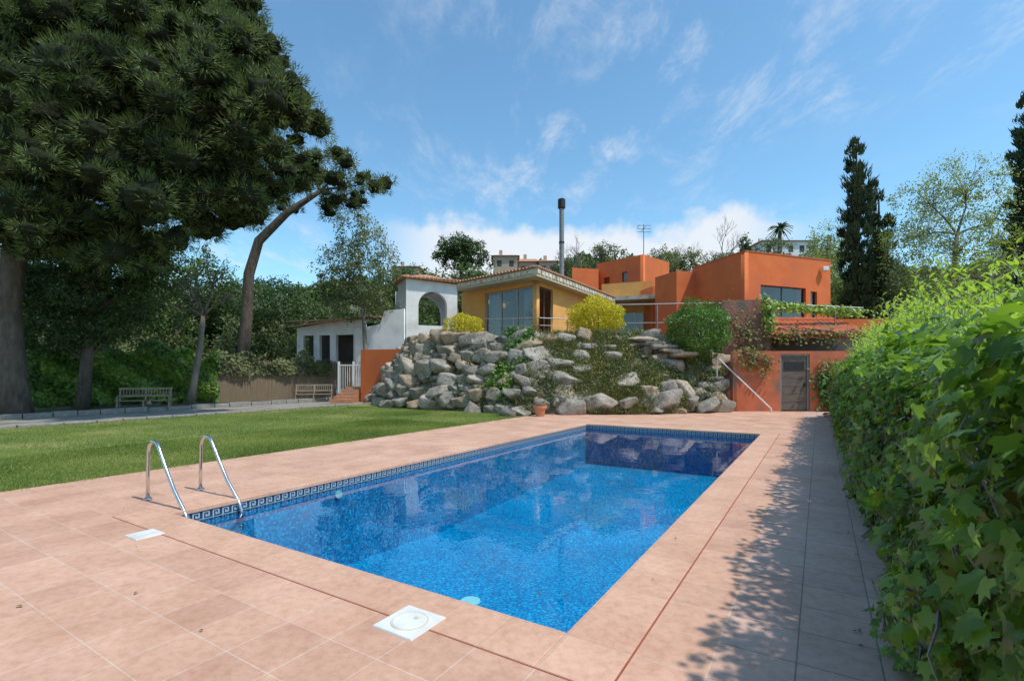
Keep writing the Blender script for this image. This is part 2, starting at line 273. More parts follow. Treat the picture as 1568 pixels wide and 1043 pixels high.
# ------------------------------------------------------------ ground
PX0,PX1,PY0,PY1=-5.0,0.0,0.0,11.9
def ring(mb,x,y,hole,z,mi=0):
    for i in range(len(x)-1):
        for j in range(len(y)-1):
            if (i,j) in hole: continue
            mb.quad((x[i],y[j],z),(x[i+1],y[j],z),(x[i+1],y[j+1],z),(x[i],y[j+1],z),mi)
g=MB(); ring(g,[-1500,PX0-.3,PX1+.3,1500],[-1500,PY0-.3,PY1+.3,2500],{(1,1)},-.035); g.obj('ground',[M_earth],pool=True)
t=MB(); 
for (a,b,c,d) in ((-8.1,-8,-5.412,24),(-5.412,-8,.412,-.412),(-5.412,12.312,.412,24),(.412,-8,.81,24)): t.quad((a,b,0),(c,b,0),(c,d,0),(a,d,0))
t.quad((-8.1,-8,-.03),(-8.1,24,-.03),(-8.1,24,0),(-8.1,-8,0))
t.obj('terrace_paving',[M_tile],pool=True)
t=MB(); t.quad((.81,-8,0),(1.98,-8,0),(1.98,24,0),(.81,24,0)); t.obj('side_path_paving',[M_path],pool=True)
t=MB(); ring(t,[-5.42,-5.395,.395,.42],[-.42,-.395,12.295,12.32],{(1,1)},-.0015); t.obj('drainage_groove',[M_groove],pool=True)
cp=empty('swimming_pool')
t=MB(); t.box(-5.4,-.4,-.05,-4.98,12.3,.004); t.box(-.02,-.4,-.05,.4,12.3,.004); t.box(-4.98,-.4,-.05,-.02,.02,.004); t.box(-4.98,11.88,-.05,-.02,12.3,.004)
t.obj('coping',[M_cope],cp,pool=True,bevel=.008)
D=-1.5
t=MB(); t.box(-5.25,-.25,-1.8,-5,12.15,-.05); t.box(0,-.25,-1.8,.25,12.15,-.05); t.box(-5,-.25,-1.8,0,0,-.05); t.box(-5,11.9,-1.8,0,12.15,-.05)
t.add([(-5,0,D+.2),(0,0,D+.2),(0,5,D),(-5,5,D),(0,11.9,D+.25),(-5,11.9,D+.25)],[(0,1,2,3),(3,2,4,5)])
t.obj('pool_shell',[M_mos],cp,pool=True)
PAT=["1111100","1000100","1010100","1011100","1000000","1111111"]
t=MB(); cs=.0165; zt=-.051
def band(origin,dx,nrmv,length):
    o=Vector(origin); dx=Vector(dx); nv=Vector(nrmv)
    a=o+nv*.002; t.quad(a,a+dx*length,a+dx*length+Vector((0,0,-.13)),a+Vector((0,0,-.13)),0)
    b=o+nv*.005; nu=int(length/(7*cs))
    for u in range(nu):
        for r,row in enumerate(PAT):
            c=0
            while c<7:
                if row[c]=='1':
                    c2=c
                    while c2<7 and row[c2]=='1': c2+=1
                    p=b+dx*((u*7+c)*cs)+Vector((0,0,-.008-r*cs)); q=dx*((c2-c)*cs); v=Vector((0,0,-cs))
                    t.quad(p,p+q,p+q+v,p+v,1); c=c2
                else: c+=1
band((-5,0,zt),(0,1,0),(1,0,0),11.9); band((-5,11.9,zt),(1,0,0),(0,-1,0),5); band((0,0,zt),(0,1,0),(-1,0,0),11.9); band((-5,0,zt),(1,0,0),(0,1,0),5)
t.obj('greek_key_tile_band',[M_band,M_key],cp,pool=True)
WZ=-.145
t=MB(); t.quad((-5,0,WZ),(0,0,WZ),(0,11.9,WZ),(-5,11.9,WZ)); t.obj('pool_water',[M_water],cp,pool=True,recalc=False)
t=MB()
t.tube([(-2.6,2.5,-1.43),(-2.6,2.5,-1.385)],[.14,.13],24)
t.tube([(-4.995,2.32,-.26),(-4.97,2.32,-.26)],[.06,.06],20)
t.obj('pool_drain_covers',[M_white],cp,pool=True)
# ladder
ld=empty('pool_ladder')
t=MB()
for y in (.15,.78):
    p=[(-5.93,y,0),(-5.93,y,.30),(-5.92,y,.5)]
    for k in range(9):
        a=math.pi-k*math.pi*.86/8; p.append((-5.765+.155*math.cos(a),y,.60+.15*math.sin(a)))
    p+=[(-5.45,y,.44),(-5.25,y,.2),(-5.0,y,-.02),(-4.93,y,-.12),(-4.91,y,-.3),(-4.91,y,-1.15)]
    t.tube(p,.0215,12); t.tube([(-5.93,y,0.004),(-5.93,y,.025)],[.05,.045],14)
for z in (-.35,-.6,-.85): t.box(-4.95,.15,z,-4.87,.78,z+.03)
t.obj('handrails',[M_steel],ld,smooth=True,pool=True)
def lid(name,x,y,s,ang):
    e=empty(name); t=MB(); c,si=math.cos(ang),math.sin(ang)
    def q(a,b,z): return (x+c*a-si*b,y+si*a+c*b,z)
    P=[(-s,-s),(s,-s),(s,s),(-s,s)]
    t.add([q(*p,.001) for p in P]+[q(p[0]*.97,p[1]*.97,.012) for p in P],[(4,5,6,7),(0,1,5,4),(1,2,6,5),(2,3,7,6),(3,0,4,7)])
    if s>.15:
        t.tube([(x,y,.0125),(x,y,.0155)],[s*.74,s*.72],32,1); t.tube([(x,y,.0156),(x,y,.019)],[s*.66,s*.64],32)
        t.tube([(x+.02,y+.04,.019),(x+.02,y+.04,.023)],[.018,.016],10,1)
    t.obj('lid',[M_white,M_cream],e,pool=True)
lid('skimmer_cover',-.93,-.40,.165,0.0)
lid('skimmer_cover',-4.38,-.50,.125,0.0)
nl=260; P=np.stack([rng.uniform(-8,1.9,nl),rng.uniform(-2.2,14,nl),np.full(nl,.012)],1)
inp=(P[:,0]>-5)&(P[:,0]<0)&(P[:,1]>0)&(P[:,1]<11.9); P[inp,2]=WZ+.004
near=rng.random(nl)<.6; P[near&~inp,0]=1.85-np.abs(rng.normal(size=(near&~inp).sum()))*.35
R=frames(dirs(nl)*[1,1,.08],np.tile([0,0,1.],(nl,1))+dirs(nl)*.15)
scatter('fallen_leaves',LEAF,P,R,rng.uniform(.02,.05,nl),rng.uniform(0,.5,nl),M_ivydry,pool=True)
# lawn
t=MB(); t.quad((-19,-12,-.018),(-8.1,-12,-.018),(-8.1,26,-.018),(-19,26,-.018)); t.obj('lawn',[M_grass],pool=True)
t=MB(); t.quad((-23,-12,-.022),(-19.0,-12,-.022),(-19.0,30,-.022),(-23,30,-.022)); t.obj('gravel_path',[M_gravel],pool=True)
t=MB(); y=-10
while y<27:
    l=random.uniform(.7,1.1); t.box(-19.25,y,-.03,-19.0,y+l-.03,.05+random.uniform(-.01,.02)); t.box(-23.3,y,-.03,-23.0,y+l-.03,.16+random.uniform(-.02,.04)); y+=l
t.obj('stone_kerb',[M_kerb],pool=True,bevel=.02)
def lawnpts(nb,x0,x1,y0,y1):
    return np.stack([rng.uniform(x0,x1,nb),rng.uniform(y0,y1,nb),np.full(nb,-.018)],1)
P=np.concatenate([lawnpts(90000,-12,-8.12,-2,10),lawnpts(60000,-19,-12,-2,14),lawnpts(30000,-14,-8.12,10,18)])
ed=lawnpts(7000,-8.22,-7.98,-3,14); P=np.concatenate([P,ed]); nb=len(P)
P[:,0]+=.05*np.sin(P[:,1]*9)*(P[:,0]>-8.2)
T=np.tile([0,0,1.],(nb,1))+dirs(nb)*.6; R=frames(T,dirs(nb))
patch=(np.sin(P[:,0]*1.3+P[:,1]*.7)+np.sin(P[:,1]*1.9-P[:,0]*.6)+np.sin(P[:,0]*3.1+1.3*np.sin(P[:,1]*2))*.6)*.17
S=np.stack([rng.uniform(.008,.014,nb),rng.uniform(.02,.055,nb),np.ones(nb)],1)
scatter('lawn_grass',NEEDLE,P,R,S,.45+patch+rng.uniform(-.3,.3,nb),M_lawnblade,pool=True)
# ------------------------------------------------------------ trees
def crown(blobs,cpm,k,cr,inner=.25,flat=1.0):
    P=[];O=[];DD=[];SH=[];CC=[]
    for (cx,cy,cz,rx,ry,rz) in blobs:
        A=4*math.pi*(rx*ry+rx*rz+ry*rz)/3; nc=max(3,int(A*cpm)); d=dirs(nc)
        rr=rng.uniform(.78,1.05,nc); im=rng.random(nc)<inner; rr[im]=rng.uniform(.25,.7,im.sum())
        cc=np.array([cx,cy,cz])+d*rr[:,None]*np.array([rx,ry,rz]); CC.append(cc)
        off=dirs(nc*k)*(rng.uniform(.15,1,(nc*k,1))**.6); off[:,2]*=flat
        szc=np.repeat(rng.uniform(.65,1.3,nc),k)[:,None]
        P.append(np.repeat(cc,k,0)+off*cr*szc); O.append(off); DD.append(np.repeat(d,k,0))
        SH.append(np.repeat(rng.uniform(0,1,nc)*.35+rng.uniform(0,.28),k)+rng.uniform(0,.42,nc*k))
    return [np.concatenate(a) for a in (P,O,DD,SH,CC)]
def lumps(blobs,nn,f,push=.72,zf=.8,var=.3):
    o=[]
    for (x,y,z,rx,ry,rz) in blobs:
        m=max(5,int(nn*(rx/2.2)**1.3)); i=np.arange(m)+.5; ph=np.arccos(1-2*i/m); th=math.pi*(1+5**.5)*i+rng.uniform(0,6)
        d=np.stack([np.cos(th)*np.sin(ph),np.sin(th)*np.sin(ph),np.cos(ph)],1)+rng.normal(size=(m,3))*(.15+.3*(var>.3))
        sz=f*rng.uniform(1-var,1+var,m)*(2.2/rx)**.4
        for q,s_ in zip(d,sz): 
            e1_=rng.uniform(.85,1.2) if var>.3 else 1; o.append((x+q[0]*rx*push,y+q[1]*ry*push,z+q[2]*rz*push,rx*s_*e1_,ry*s_/e1_,rx*s_*zf*(rng.uniform(.75,1.1) if var>.3 else 1)))
    return o
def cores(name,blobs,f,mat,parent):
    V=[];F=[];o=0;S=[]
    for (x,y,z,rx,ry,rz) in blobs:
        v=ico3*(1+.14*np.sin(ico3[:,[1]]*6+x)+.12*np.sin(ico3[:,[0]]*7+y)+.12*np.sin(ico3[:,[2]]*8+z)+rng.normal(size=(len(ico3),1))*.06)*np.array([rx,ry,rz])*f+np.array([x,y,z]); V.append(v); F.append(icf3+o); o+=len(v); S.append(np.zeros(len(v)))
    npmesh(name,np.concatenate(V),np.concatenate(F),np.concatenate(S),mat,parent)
def limbs(mb,trunk,tr,blobs,CC,lr,tw,start=.45,nside=6):
    tp=[Vector(p) for p in trunk]; mb.tube(tp,tr,10)
    hi=tp[int(len(tp)*start):]
    for b in blobs:
        c=Vector(b[:3]); s=min(hi,key=lambda p:(p-c).length+max(0,p.z-c.z)*1.5)
        if (s-c).length<.3: continue
        m=s.lerp(c,.5)+Vector((random.uniform(-.2,.2),random.uniform(-.2,.2),random.uniform(-.1,.3)))*(c-s).length*.3
        mb.tube([s,s.lerp(m,.5)+Vector((0,0,.05)),m,c],[lr,lr*.8,lr*.6,lr*.35],nside)
        for i in range(tw):
            e=Vector(CC[random.randrange(len(CC))])
            tries=0
            while (e-c).length>max(b[3:])*1.1 and tries<40: e=Vector(CC[random.randrange(len(CC))]); tries+=1
            if tries<40:
                q=m.lerp(c,random.uniform(.2,1)); h=q.lerp(e,.5)+Vector((random.uniform(-.1,.1),random.uniform(-.1,.1),.08))*(e-q).length
                mb.tube([q,h,e],[lr*.32,lr*.2,lr*.06],4)
def tree(name,trunk,tr,blobs,mat,bark,cpm=1.2,k=60,cr=.5,ls=.12,lr=.08,tw=4,needle=False,inner=.25,start=.45,width=.035,gravity=.2,lump=0,lf=.42,core=0,zf=.8,var=.3):
    e=empty(name); src=lumps(blobs,lump,lf,zf=zf,var=var) if lump else blobs
    P,O,DD,SH,CC=crown(src,cpm,k,cr,inner); nn=len(P)
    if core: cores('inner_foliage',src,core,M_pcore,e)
    mb=MB(); limbs(mb,trunk,tr,blobs,CC,lr,tw,start); mb.obj('trunk_and_limbs',[bark],e,smooth=True)
    if needle:
        T=nrm(O)*.85+DD*.9+np.array([0,0,.35])+dirs(nn)*.3; R=frames(T,dirs(nn))
        S=np.stack([rng.uniform(.7,1.2,nn)*width,rng.uniform(.7,1.2,nn)*ls,np.ones(nn)],1)
        scatter('needles',NEEDLE,P,R,S,SH,mat,e)
    else:
        Nn=nrm(O)*.4+DD*.8+np.array([0,0,.5])+dirs(nn)*.5; T=dirs(nn)+np.array([0,0,-gravity]); R=frames(T,Nn)
        scatter('foliage',LEAF,P,R,ls*rng.uniform(.6,1.25,nn),SH,mat,e)
    return e
def B(x,y,z,r,f=.8): return (x,y,z,r,r,r*f)
big=[B(-16.4,19,13.9,2.6),B(-13.3,18.5,13.4,2.7,.8),B(-10.6,18.5,12.7,2.1,.8),B(-8.9,18,10.9,1.8,.8),B(-11.6,17,10.4,2.5,.75),B(-15,17,10.3,2.9,.75),
 B(-9.3,18,9.1,1.6,.75),B(-12.9,17.5,8.3,2.3,.75),B(-10.9,18,8.0,1.5,.75),B(-16.6,18,7.9,2.3,.75),B(-18.4,18.5,10.9,2.7),B(-14.6,17.2,7.0,1.7,.75),B(-18.8,19,14.4,2.7),B(-12.6,20.5,15.6,2.2),
 B(-16,22,12,3),B(-12,21,10,2.5),B(-18.6,18.0,8.0,2.1,.8),B(-13.4,18.2,6.3,1.2,.7),B(-17.0,18.2,6.2,1.3,.7),B(-11.6,19.5,14.6,2.0)]
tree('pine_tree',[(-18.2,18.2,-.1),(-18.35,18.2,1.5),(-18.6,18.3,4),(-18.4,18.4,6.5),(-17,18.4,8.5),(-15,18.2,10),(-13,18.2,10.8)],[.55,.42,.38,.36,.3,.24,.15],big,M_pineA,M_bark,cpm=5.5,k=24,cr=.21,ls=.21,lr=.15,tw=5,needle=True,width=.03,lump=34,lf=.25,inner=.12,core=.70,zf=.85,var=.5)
p2=[B(-12.6,31,14.0,1.9,.55),B(-10.2,30,13.7,1.9,.55),B(-11.2,30,12.0,1.3,.5),B(-9,30,13,1.1,.6),B(-14.6,31,12.4,1.4,.55),B(-9.4,30,11.8,.9,.6)]
tree('pine_tree',[(-16.4,30,-.1),(-16.2,30,3),(-16,30,5.5),(-15.9,30,7.6),(-15.3,30,9.6),(-13.6,30,11.3),(-11.6,30,12.6)],[.38,.34,.32,.3,.27,.22,.13],p2,M_pineA,M_bark,cpm=4,k=22,cr=.22,ls=.24,lr=.09,tw=5,needle=True,width=.045,start=.6,lump=16,lf=.29,inner=.1,core=.6,var=.45)
tree('broadleaf_tree',[(-18.2,21,-.1),(-18,21,2),(-17.8,21,4)],[.28,.22,.15],[B(-19.6,20.5,5.6,1.8),B(-17.2,20.5,4.9,2.1),B(-19.4,20.5,3.5,1.7),B(-15.7,21,4.0,1.2),B(-18,21,6.6,1.6),B(-15.6,21,5.6,1.2),B(-21,22,5,2.4),B(-17.4,21.5,3.3,1.2),B(-16.4,22,6.8,1.4)],M_dark,M_bark,cpm=2.6,k=22,cr=.3,ls=.15,lr=.1,lump=14,lf=.38,inner=.1)
tree('young_deciduous_tree',[(-15.7,24.2,-.05),(-15.5,24.2,1.2),(-15.25,24.2,2.6),(-15.05,24.2,4.4)],[.2,.16,.14,.1],[B(-15.8,24,6.3,1.1,1),B(-14.4,24.2,6.6,1.1,1.1),B(-15.2,24,5.3,1.2,.8),B(-13.7,24,5.4,.9,.8),B(-16.3,24,4.9,.7,.8)],M_olive,M_barkg,cpm=.7,k=9,cr=.3,ls=.12,lr=.08,tw=22,start=.6)
tree('leaning_deciduous_tree',[(-8.6,29.6,0),(-8.8,29.8,3),(-9,30,5.5),(-9.2,30,8)],[.16,.14,.1,.06],[B(-9.3,30,9.8,1.5,1),B(-8.8,30,8,2.0,.9),B(-10.1,30.3,6.3,1.6,.9),B(-8,30,6,1.1,.9),B(-11,31,8.3,1.4,.9)],M_olive,M_barkg,cpm=2.2,k=40,cr=.4,ls=.14,lr=.05,tw=8)
def mass(name,blobs,mat,cpm,k,cr,ls,trunks=True,lump=0):
    e=empty(name); P,O,DD,SH,CC=crown(lumps(blobs,lump,.40) if lump else blobs,cpm,k,cr,.12); nn=len(P)
    Nn=nrm(O)*.4+DD*.8+np.array([0,0,.5])+dirs(nn)*.5; R=frames(dirs(nn),Nn)
    scatter('foliage',LEAF,P,R,ls*rng.uniform(.6,1.25,nn),SH,mat,e)
    if trunks:
        mb=MB()
        for b in blobs: mb.tube([(b[0],b[1],b[2]-b[5]-3.5),(b[0]+.2,b[1],b[2]),(b[0],b[1],b[2]+b[5]*.5)],[.2,.14,.05],6)
        mb.obj('trunks',[M_bark],e,smooth=True)
    return e
bl=[]
for i in range(46):
    x=rng.uniform(-42,-8.5); y=rng.uniform(36,50); r=rng.uniform(1.6,3.2); bl.append(B(x,y,rng.uniform(2.5,7.9)+(1.2 if x<-22 else 0),r,.9))
for i in range(8): bl.append(B(rng.uniform(-30,-10),rng.uniform(34,38),rng.uniform(1.5,4),rng.uniform(1.5,2.3),.9))
mass('background_trees',bl[:18],M_dark,1.0,26,.55,.24,lump=11); mass('background_trees',bl[18:40],M_mid,1.0,26,.55,.24,lump=11); mass('background_trees',bl[40:],M_olive,1.0,26,.55,.24,lump=11)
def cypress(name,x,y,z0,z1,r):
    bb=[]; nseg=int((z1-z0)/.8)
    for i in range(nseg):
        f=i/nseg; rr=r*(.75+.35*math.sin(min(1,f*1.6)*math.pi*.6))*(1-f**3*.85)
        for j in range(2): bb.append((x+random.uniform(-.3,.3)*r,y+random.uniform(-.25,.25)*r,z0+(z1-z0)*f+random.uniform(-.3,.3),rr*.8,rr*.8,1.0))
    e=empty(name); P,O,DD,SH,CC=crown(bb,1.6,34,.26,.05); nn=len(P)
    T=DD*[.5,.5,.1]+np.array([0,0,1.1])+dirs(nn)*.4; R=frames(T,DD+dirs(nn)*.5)
    S=np.stack([rng.uniform(.08,.13,nn),rng.uniform(.2,.42,nn),np.ones(nn)],1)
    scatter('foliage',NEEDLE,P,R,S,SH,M_cyp,e)
    mb=MB(); mb.tube([(x,y,z0-3),(x,y,(z0+z1)/2),(x,y,z1-1)],[.2,.14,.04],8); mb.obj('trunk',[M_bark],e)
cypress('cypress_tree',23.6,34,6,17.6,1.05); cypress('cypress_tree',25.5,34.5,6,14.7,.85); cypress('cypress_tree',31.3,30,4,18.4,1.25)
tree('spring_tree',[(26.8,30,2.5),(26.8,30,5),(26.7,30,7.5),(26.9,30,10)],[.25,.2,.16,.1],[B(25.1,30,12,1.9,1),B(27.4,30,12.8,2.1,1),B(29.4,30,11,1.8,1),B(24.2,30,9.8,1.7,.9),B(26.7,29.5,9.2,2.3,.8),B(29.7,30,8.6,1.7,.9),B(24.5,29.5,7.5,1.6,.9),B(28,29,7,2,.8)],M_spring,M_barkg,cpm=2.0,k=24,cr=.42,ls=.14,lr=.08,tw=24,start=.3)
tree('deciduous_tree',[(24,38,3),(24,38,7),(24,38,10)],[.25,.2,.1],[B(24.2,38,11.6,1.5,1),B(23.4,38,9.4,1.4,.9),B(25.6,39,10.4,1.8,.9),B(24,38,8,1.8,.9)],M_spring,M_barkg,cpm=1.8,k=20,cr=.5,ls=.17,lr=.07,tw=12)
bl=[B(rng.uniform(22,40),rng.uniform(31,40),rng.uniform(4.5,8),rng.uniform(1.5,2.4),.9) for i in range(24)]
mass('background_trees',bl[:14],M_olive,1.4,26,.55,.22); mass('background_trees',bl[14:],M_spring,1.4,24,.55,.20)
def hz(x,y):
    s=min(1,max(0,(y-48)/85)); s=s*s*(3-2*s); hx=1-.25*math.exp(-((x+60)/60)**2)
    base=3.0*min(1,max(0,(y-44)/8))
    return base+s*22*hx+1.5*math.sin(x*.045+1)*s+1.2*math.sin(x*.11+y*.05)*s-.5*(1-s)
nx,ny=90,50; xs=np.linspace(-420,460,nx); ys=np.linspace(43,420,ny)
V=np.array([(x,y,hz(x,y)-.3) for y in ys for x in xs]); F=np.array([(j*nx+i,j*nx+i+1,(j+1)*nx+i+1,(j+1)*nx+i) for j in range(ny-1) for i in range(nx-1)])
npmesh('hills',V,F,np.zeros(len(V)),M_hill,smooth=True)
def hillmass(nt,x0,x1,y0,y1,mat,r0,r1,ls):
    bb=[]
    for i in range(nt):
        y=rng.uniform(y0,y1); x=rng.uniform(x0,x1)*y/80; r=rng.uniform(r0,r1); bb.append(B(x,y,hz(x,y)+r*.8,r,.9))
    mass('distant_trees',bb,mat,.9,18,.9,ls,False)
hillmass(110,-75,75,55,105,M_mid,1.3,2.6,.5); hillmass(90,-75,75,50,110,M_dark,1.3,2.5,.5); hillmass(80,-20,75,50,100,M_olive,1.3,2.6,.45)
hillmass(110,-80,80,105,135,M_mid,2.2,3.2,.8)
tree('stone_pine',[(-5.6,55,8),(-5.6,55,11),(-5.6,55,14)],[.3,.25,.2],[B(-6.4,55,15.7,1.8,.75),B(-4.6,55,15.6,1.5,.75),B(-7.6,55,14.6,1.3,.8),B(-3.4,55,14.2,1.2,.8),B(-5.5,55,14.3,1.9,.8)],M_dark,M_bark,cpm=1.5,k=26,cr=.4,ls=.26,lump=10)
def baretree(name,x,y,z0,h,w,seed):
    rr=random.Random(seed); mb=MB()
    def br(p,d,l,r,dep):
        e=p+d*l; mid=p.lerp(e,.5)+Vector((rr.uniform(-.05,.05),rr.uniform(-.05,.05),0))*l; mb.tube([p,mid,e],[r,r*.85,r*.65],5)
        if dep==0: return
        for i in range(3 if dep>1 else 4):
            nd=(d+Vector((rr.uniform(-1,1)*w,rr.uniform(-1,1)*w,rr.uniform(0,.35)))).normalized(); br(p.lerp(e,rr.uniform(.6,1)),nd,l*rr.uniform(.55,.8),r*.55,dep-1)
    br(Vector((x,y,z0)),Vector((0,0,1)),h*.34,.12,5); mb.obj(name,[M_barkg])
baretree('bare_tree',25.5,60,11,10,.75,3); baretree('bare_tree',8.6,58,10,9,.7,8); baretree('bare_tree',22.5,64,12,8,.8,12)
mass('background_trees',[B(x_,60+3*math.sin(x_),z_,r_,.85) for x_,z_,r_ in ((15,14.4,1.8),(17,14.6,1.6),(19,14.8,2),(22,14.6,2),(24.5,14.4,1.8),(27,15,2),(30,15.4,2),(33,15,2),(36,15.5,2),(39,15.5,2.4),(9,14.2,1.6),(12,15.0,1.7),(6.5,14.6,1.5),(10.3,15.6,1.2),(20.5,16,1.1))],M_olive,1.5,24,.5,.26)
mass('background_trees',[B(-12,50,10.6,2,.8),B(-14,50,10,2.2,.8),B(-9.5,49,10.6,2,.85),B(-7,49,10.4,1.8,.8),B(-4.6,49,11,1.7,.8),B(-2.5,50,10.8,1.6,.8),B(-.5,51,10,1.6,.8),B(-10.8,48,8,2.2),B(-6,48,8,2.2),B(-2,48,8,2)],M_mid,1.5,26,.5,.25)
mass('conifer_group',[B(33,70,18,1.1,1.2),B(32.9,70,20,.7,1.5),B(20.5,70,16.5,1.1,1.2)],M_dark,2,30,.4,.3)
e=empty('palm_tree'); mb=MB(); mb.tube([(43,80,14),(43.1,80,20),(43.2,80,25)],[.4,.32,.3],8); mb.obj('trunk',[M_bark],e)
mb=MB()
for i in range(34):
    a=i*2.4; el=random.uniform(-.4,1.3); l=random.uniform(1.7,2.3); pts=[]
    for k in range(6):
        f=k/5; pts.append(Vector((43.2+math.cos(a)*math.cos(el)*l*f,80+math.sin(a)*math.cos(el)*l*f,25.1+math.sin(el)*l*f-.9*f*f*l*.6)))
    for k in range(5):
        d=(pts[k+1]-pts[k]); s=d.cross(Vector((0,0,1)))
        if s.length<1e-3: continue
        s.normalize(); wd=.2*(1-k/6)
        mb.quad(pts[k]-s*wd+Vector((0,0,-.12)),pts[k],pts[k+1],pts[k+1]-s*wd*.8+Vector((0,0,-.12))); mb.quad(pts[k],pts[k]+s*wd+Vector((0,0,-.12)),pts[k+1]+s*wd*.8+Vector((0,0,-.12)),pts[k+1])
mb.obj('fronds',[pmat('palm_frond',(.07,.10,.04),(.13,.17,.06),2)],e)
def dhouse(name,x0,x1,y,z0,z1,dep,wm,roof=.9):
    e=empty(name); t=MB(); t.box(x0,y,z0,x1,y+dep,z1); t.obj('walls',[wm],e)
    t=MB(); o=.4; ym=y+dep/2
    vs=[(x0-o,y-o,z1),(x1+o,y-o,z1),(x1+o,y+dep+o,z1),(x0-o,y+dep+o,z1),(x0+.2,ym,z1+roof),(x1-.2,ym,z1+roof)]
    t.add(vs,[(0,1,5,4),(1,2,5),(2,3,4,5),(3,0,4),(3,2,1,0)]); t.obj('roof',[M_rtile],e)
    t=MB(); nw=max(2,int((x1-x0)/1.8))
    for i in range(nw):
        cxx=x0+(i+.5)*(x1-x0)/nw
        for zc in (z1-1.4,): t.box(cxx-.4,y-.03,zc-.5,cxx+.4,y+.1,zc+.6)
    t.obj('windows',[M_frame],e)
    t=MB(); t.box(x0+1,ym-.3,z1+.3,x0+1.6,ym+.3,z1+roof+.8); t.obj('chimney',[wm],e)
dhouse('distant_house',-3.4,1.0,90,14,22.9,6,M_brown); dhouse('distant_house',1.2,4.8,92,14,22.3,6,M_brown,1.2); dhouse('distant_house',4.9,8.2,90,13,21.9,6,M_brown)
dhouse('distant_house',26,31,92,14,22.0,6,M_ochre); dhouse('white_distant_house',43,52.5,85,14,24.3,7,M_wwall,.5); dhouse('distant_house',-52,-43,62,0,8.4,7,M_brown); dhouse('distant_house',-23,-18,95,14,22,7,M_brown)
# ------------------------------------------------------------ rock garden
Bp=[(-8.3,28.6),(-5.9,23.8),(-1.6,21.0),(.6,19.4),(5.4,19.4),(9.3,20.7)]
Tp=[(-5.9,29),(-4.6,24.8),(-.8,22.5),(1.0,21.5),(5.8,22.0),(9.2,22.8)]
ZT=3.25
def SP(s,t_):
    i=min(4,int(s)); f=s-i
    bx=Bp[i][0]*(1-f)+Bp[i+1][0]*f; by=Bp[i][1]*(1-f)+Bp[i+1][1]*f
    tx=Tp[i][0]*(1-f)+Tp[i+1][0]*f; ty=Tp[i][1]*(1-f)+Tp[i+1][1]*f
    zt=ZT if s<4.2 else ZT-(s-4.2)*1.1
    return (bx*(1-t_)+tx*t_,by*(1-t_)+ty*t_,zt*(t_**.85))
mb=MB(); gs=40; gt=10
vs=[SP(5*i/gs,j/gt) for j in range(gt+1) for i in range(gs+1)]
vs=[(x,y+.12,z-.05+random.uniform(-.05,.05)) for x,y,z in vs]
mb.add(vs,[(j*(gs+1)+i,j*(gs+1)+i+1,(j+1)*(gs+1)+i+1,(j+1)*(gs+1)+i) for j in range(gt) for i in range(gs)])
mb.prism([(-6,29),(-4.6,25.0),(-.8,22.7),(1,21.7),(5.8,22.2),(8.5,22.9),(9.5,23.5),(9.6,26.5),(40,26.5),(60,60),(-6,60)],-.1,3.2)
mb.obj('terrace_embankment',[M_earth])
RV=[];RF=[];RS=[];off=0
def rock(c,size,flat=.75,big=True,tilt=.22,face=None):
    global off
    v=(ico if big else ico3).copy(); f=icf if big else icf3
    m_=np.abs(v).max(1,keepdims=True); v=v*(.35+.65/m_)*.80
    # few deep fracture planes -> angular quarried blocks
    for k in range(9):
        nn_=dirs(1)[0]; d=v@nn_; r=rng.uniform(.48,.88); v-=np.maximum(0,d-r)[:,None]*nn_
    fr=rng.uniform(5,8); v+=.010*np.sin(v[:,[1,2,0]]*fr+rng.uniform(0,6))+.008*np.sin(v[:,[2,0,1]]*fr*2.7)+rng.normal(size=v.shape)*.006
    v*=np.array([rng.uniform(.95,1.5),rng.uniform(.85,1.1),flat*rng.uniform(.8,1.2)])*size*1.1
    a=rng.uniform(-.6,.6) if face is None else face+rng.uniform(-.4,.4); b=rng.uniform(-tilt,tilt); c_=rng.uniform(-tilt,tilt)
    Rz=np.array([[math.cos(a),-math.sin(a),0],[math.sin(a),math.cos(a),0],[0,0,1]]); Rx=np.array([[1,0,0],[0,math.cos(b),-math.sin(b)],[0,math.sin(b),math.cos(b)]]); Ry=np.array([[math.cos(c_),0,math.sin(c_)],[0,1,0],[-math.sin(c_),0,math.cos(c_)]])
    v=v@(Rz@Ry@Rx).T+np.array(c); RV.append(v); RF.append(f+off); off+=len(v); RS.append(np.full(len(v),rng.choice([.02,.15,.25,.3,.4,.5,.5,.75,.78,.95])+rng.uniform(-.04,.04)))
def arclen(s0,s1,t_):
    a=Vector(SP(s0,t_)); b=Vector(SP(s1,t_)); return (a-b).length
for row in range(7):
    t_=(row+.3)/6.7; s=rng.uniform(0,.1)
    while s<4.98:
        dens=1.0 if s<3.1 else .55
        size=rng.uniform(.34,.62)*(1.0 if s<3.1 else rng.uniform(.65,1.2))
        if rng.random()<dens or row in(0,6):
            p=SP(s,min(1,t_+rng.uniform(-.05,.05))); fa=(-.9 if s<1 else -.45 if s<3 else .1)
            rock((p[0],p[1]+rng.uniform(-.12,.10),p[2]+.03),size,rng.uniform(.6,.88),face=fa,tilt=.32)
        ds=.02
        while s+ds<5 and arclen(s,s+ds,t_)<size*1.68: ds+=.02
        s+=ds
for i in range(260):
    s=rng.uniform(0,3.3); t_=rng.uniform(.0,1); p=SP(s,t_); rock((p[0],p[1]-.08,p[2]+.02),rng.uniform(.12,.28),.8,False,tilt=.6)
for i in range(50):
    s=rng.uniform(3,5); t_=rng.uniform(0,1.1); p=SP(s,min(1,t_)); rock((p[0],p[1],p[2]),rng.uniform(.1,.3),.7,False)
rock((-0.2,19.0,.12),.28); rock((.35,19.2,.05),.3,.5)
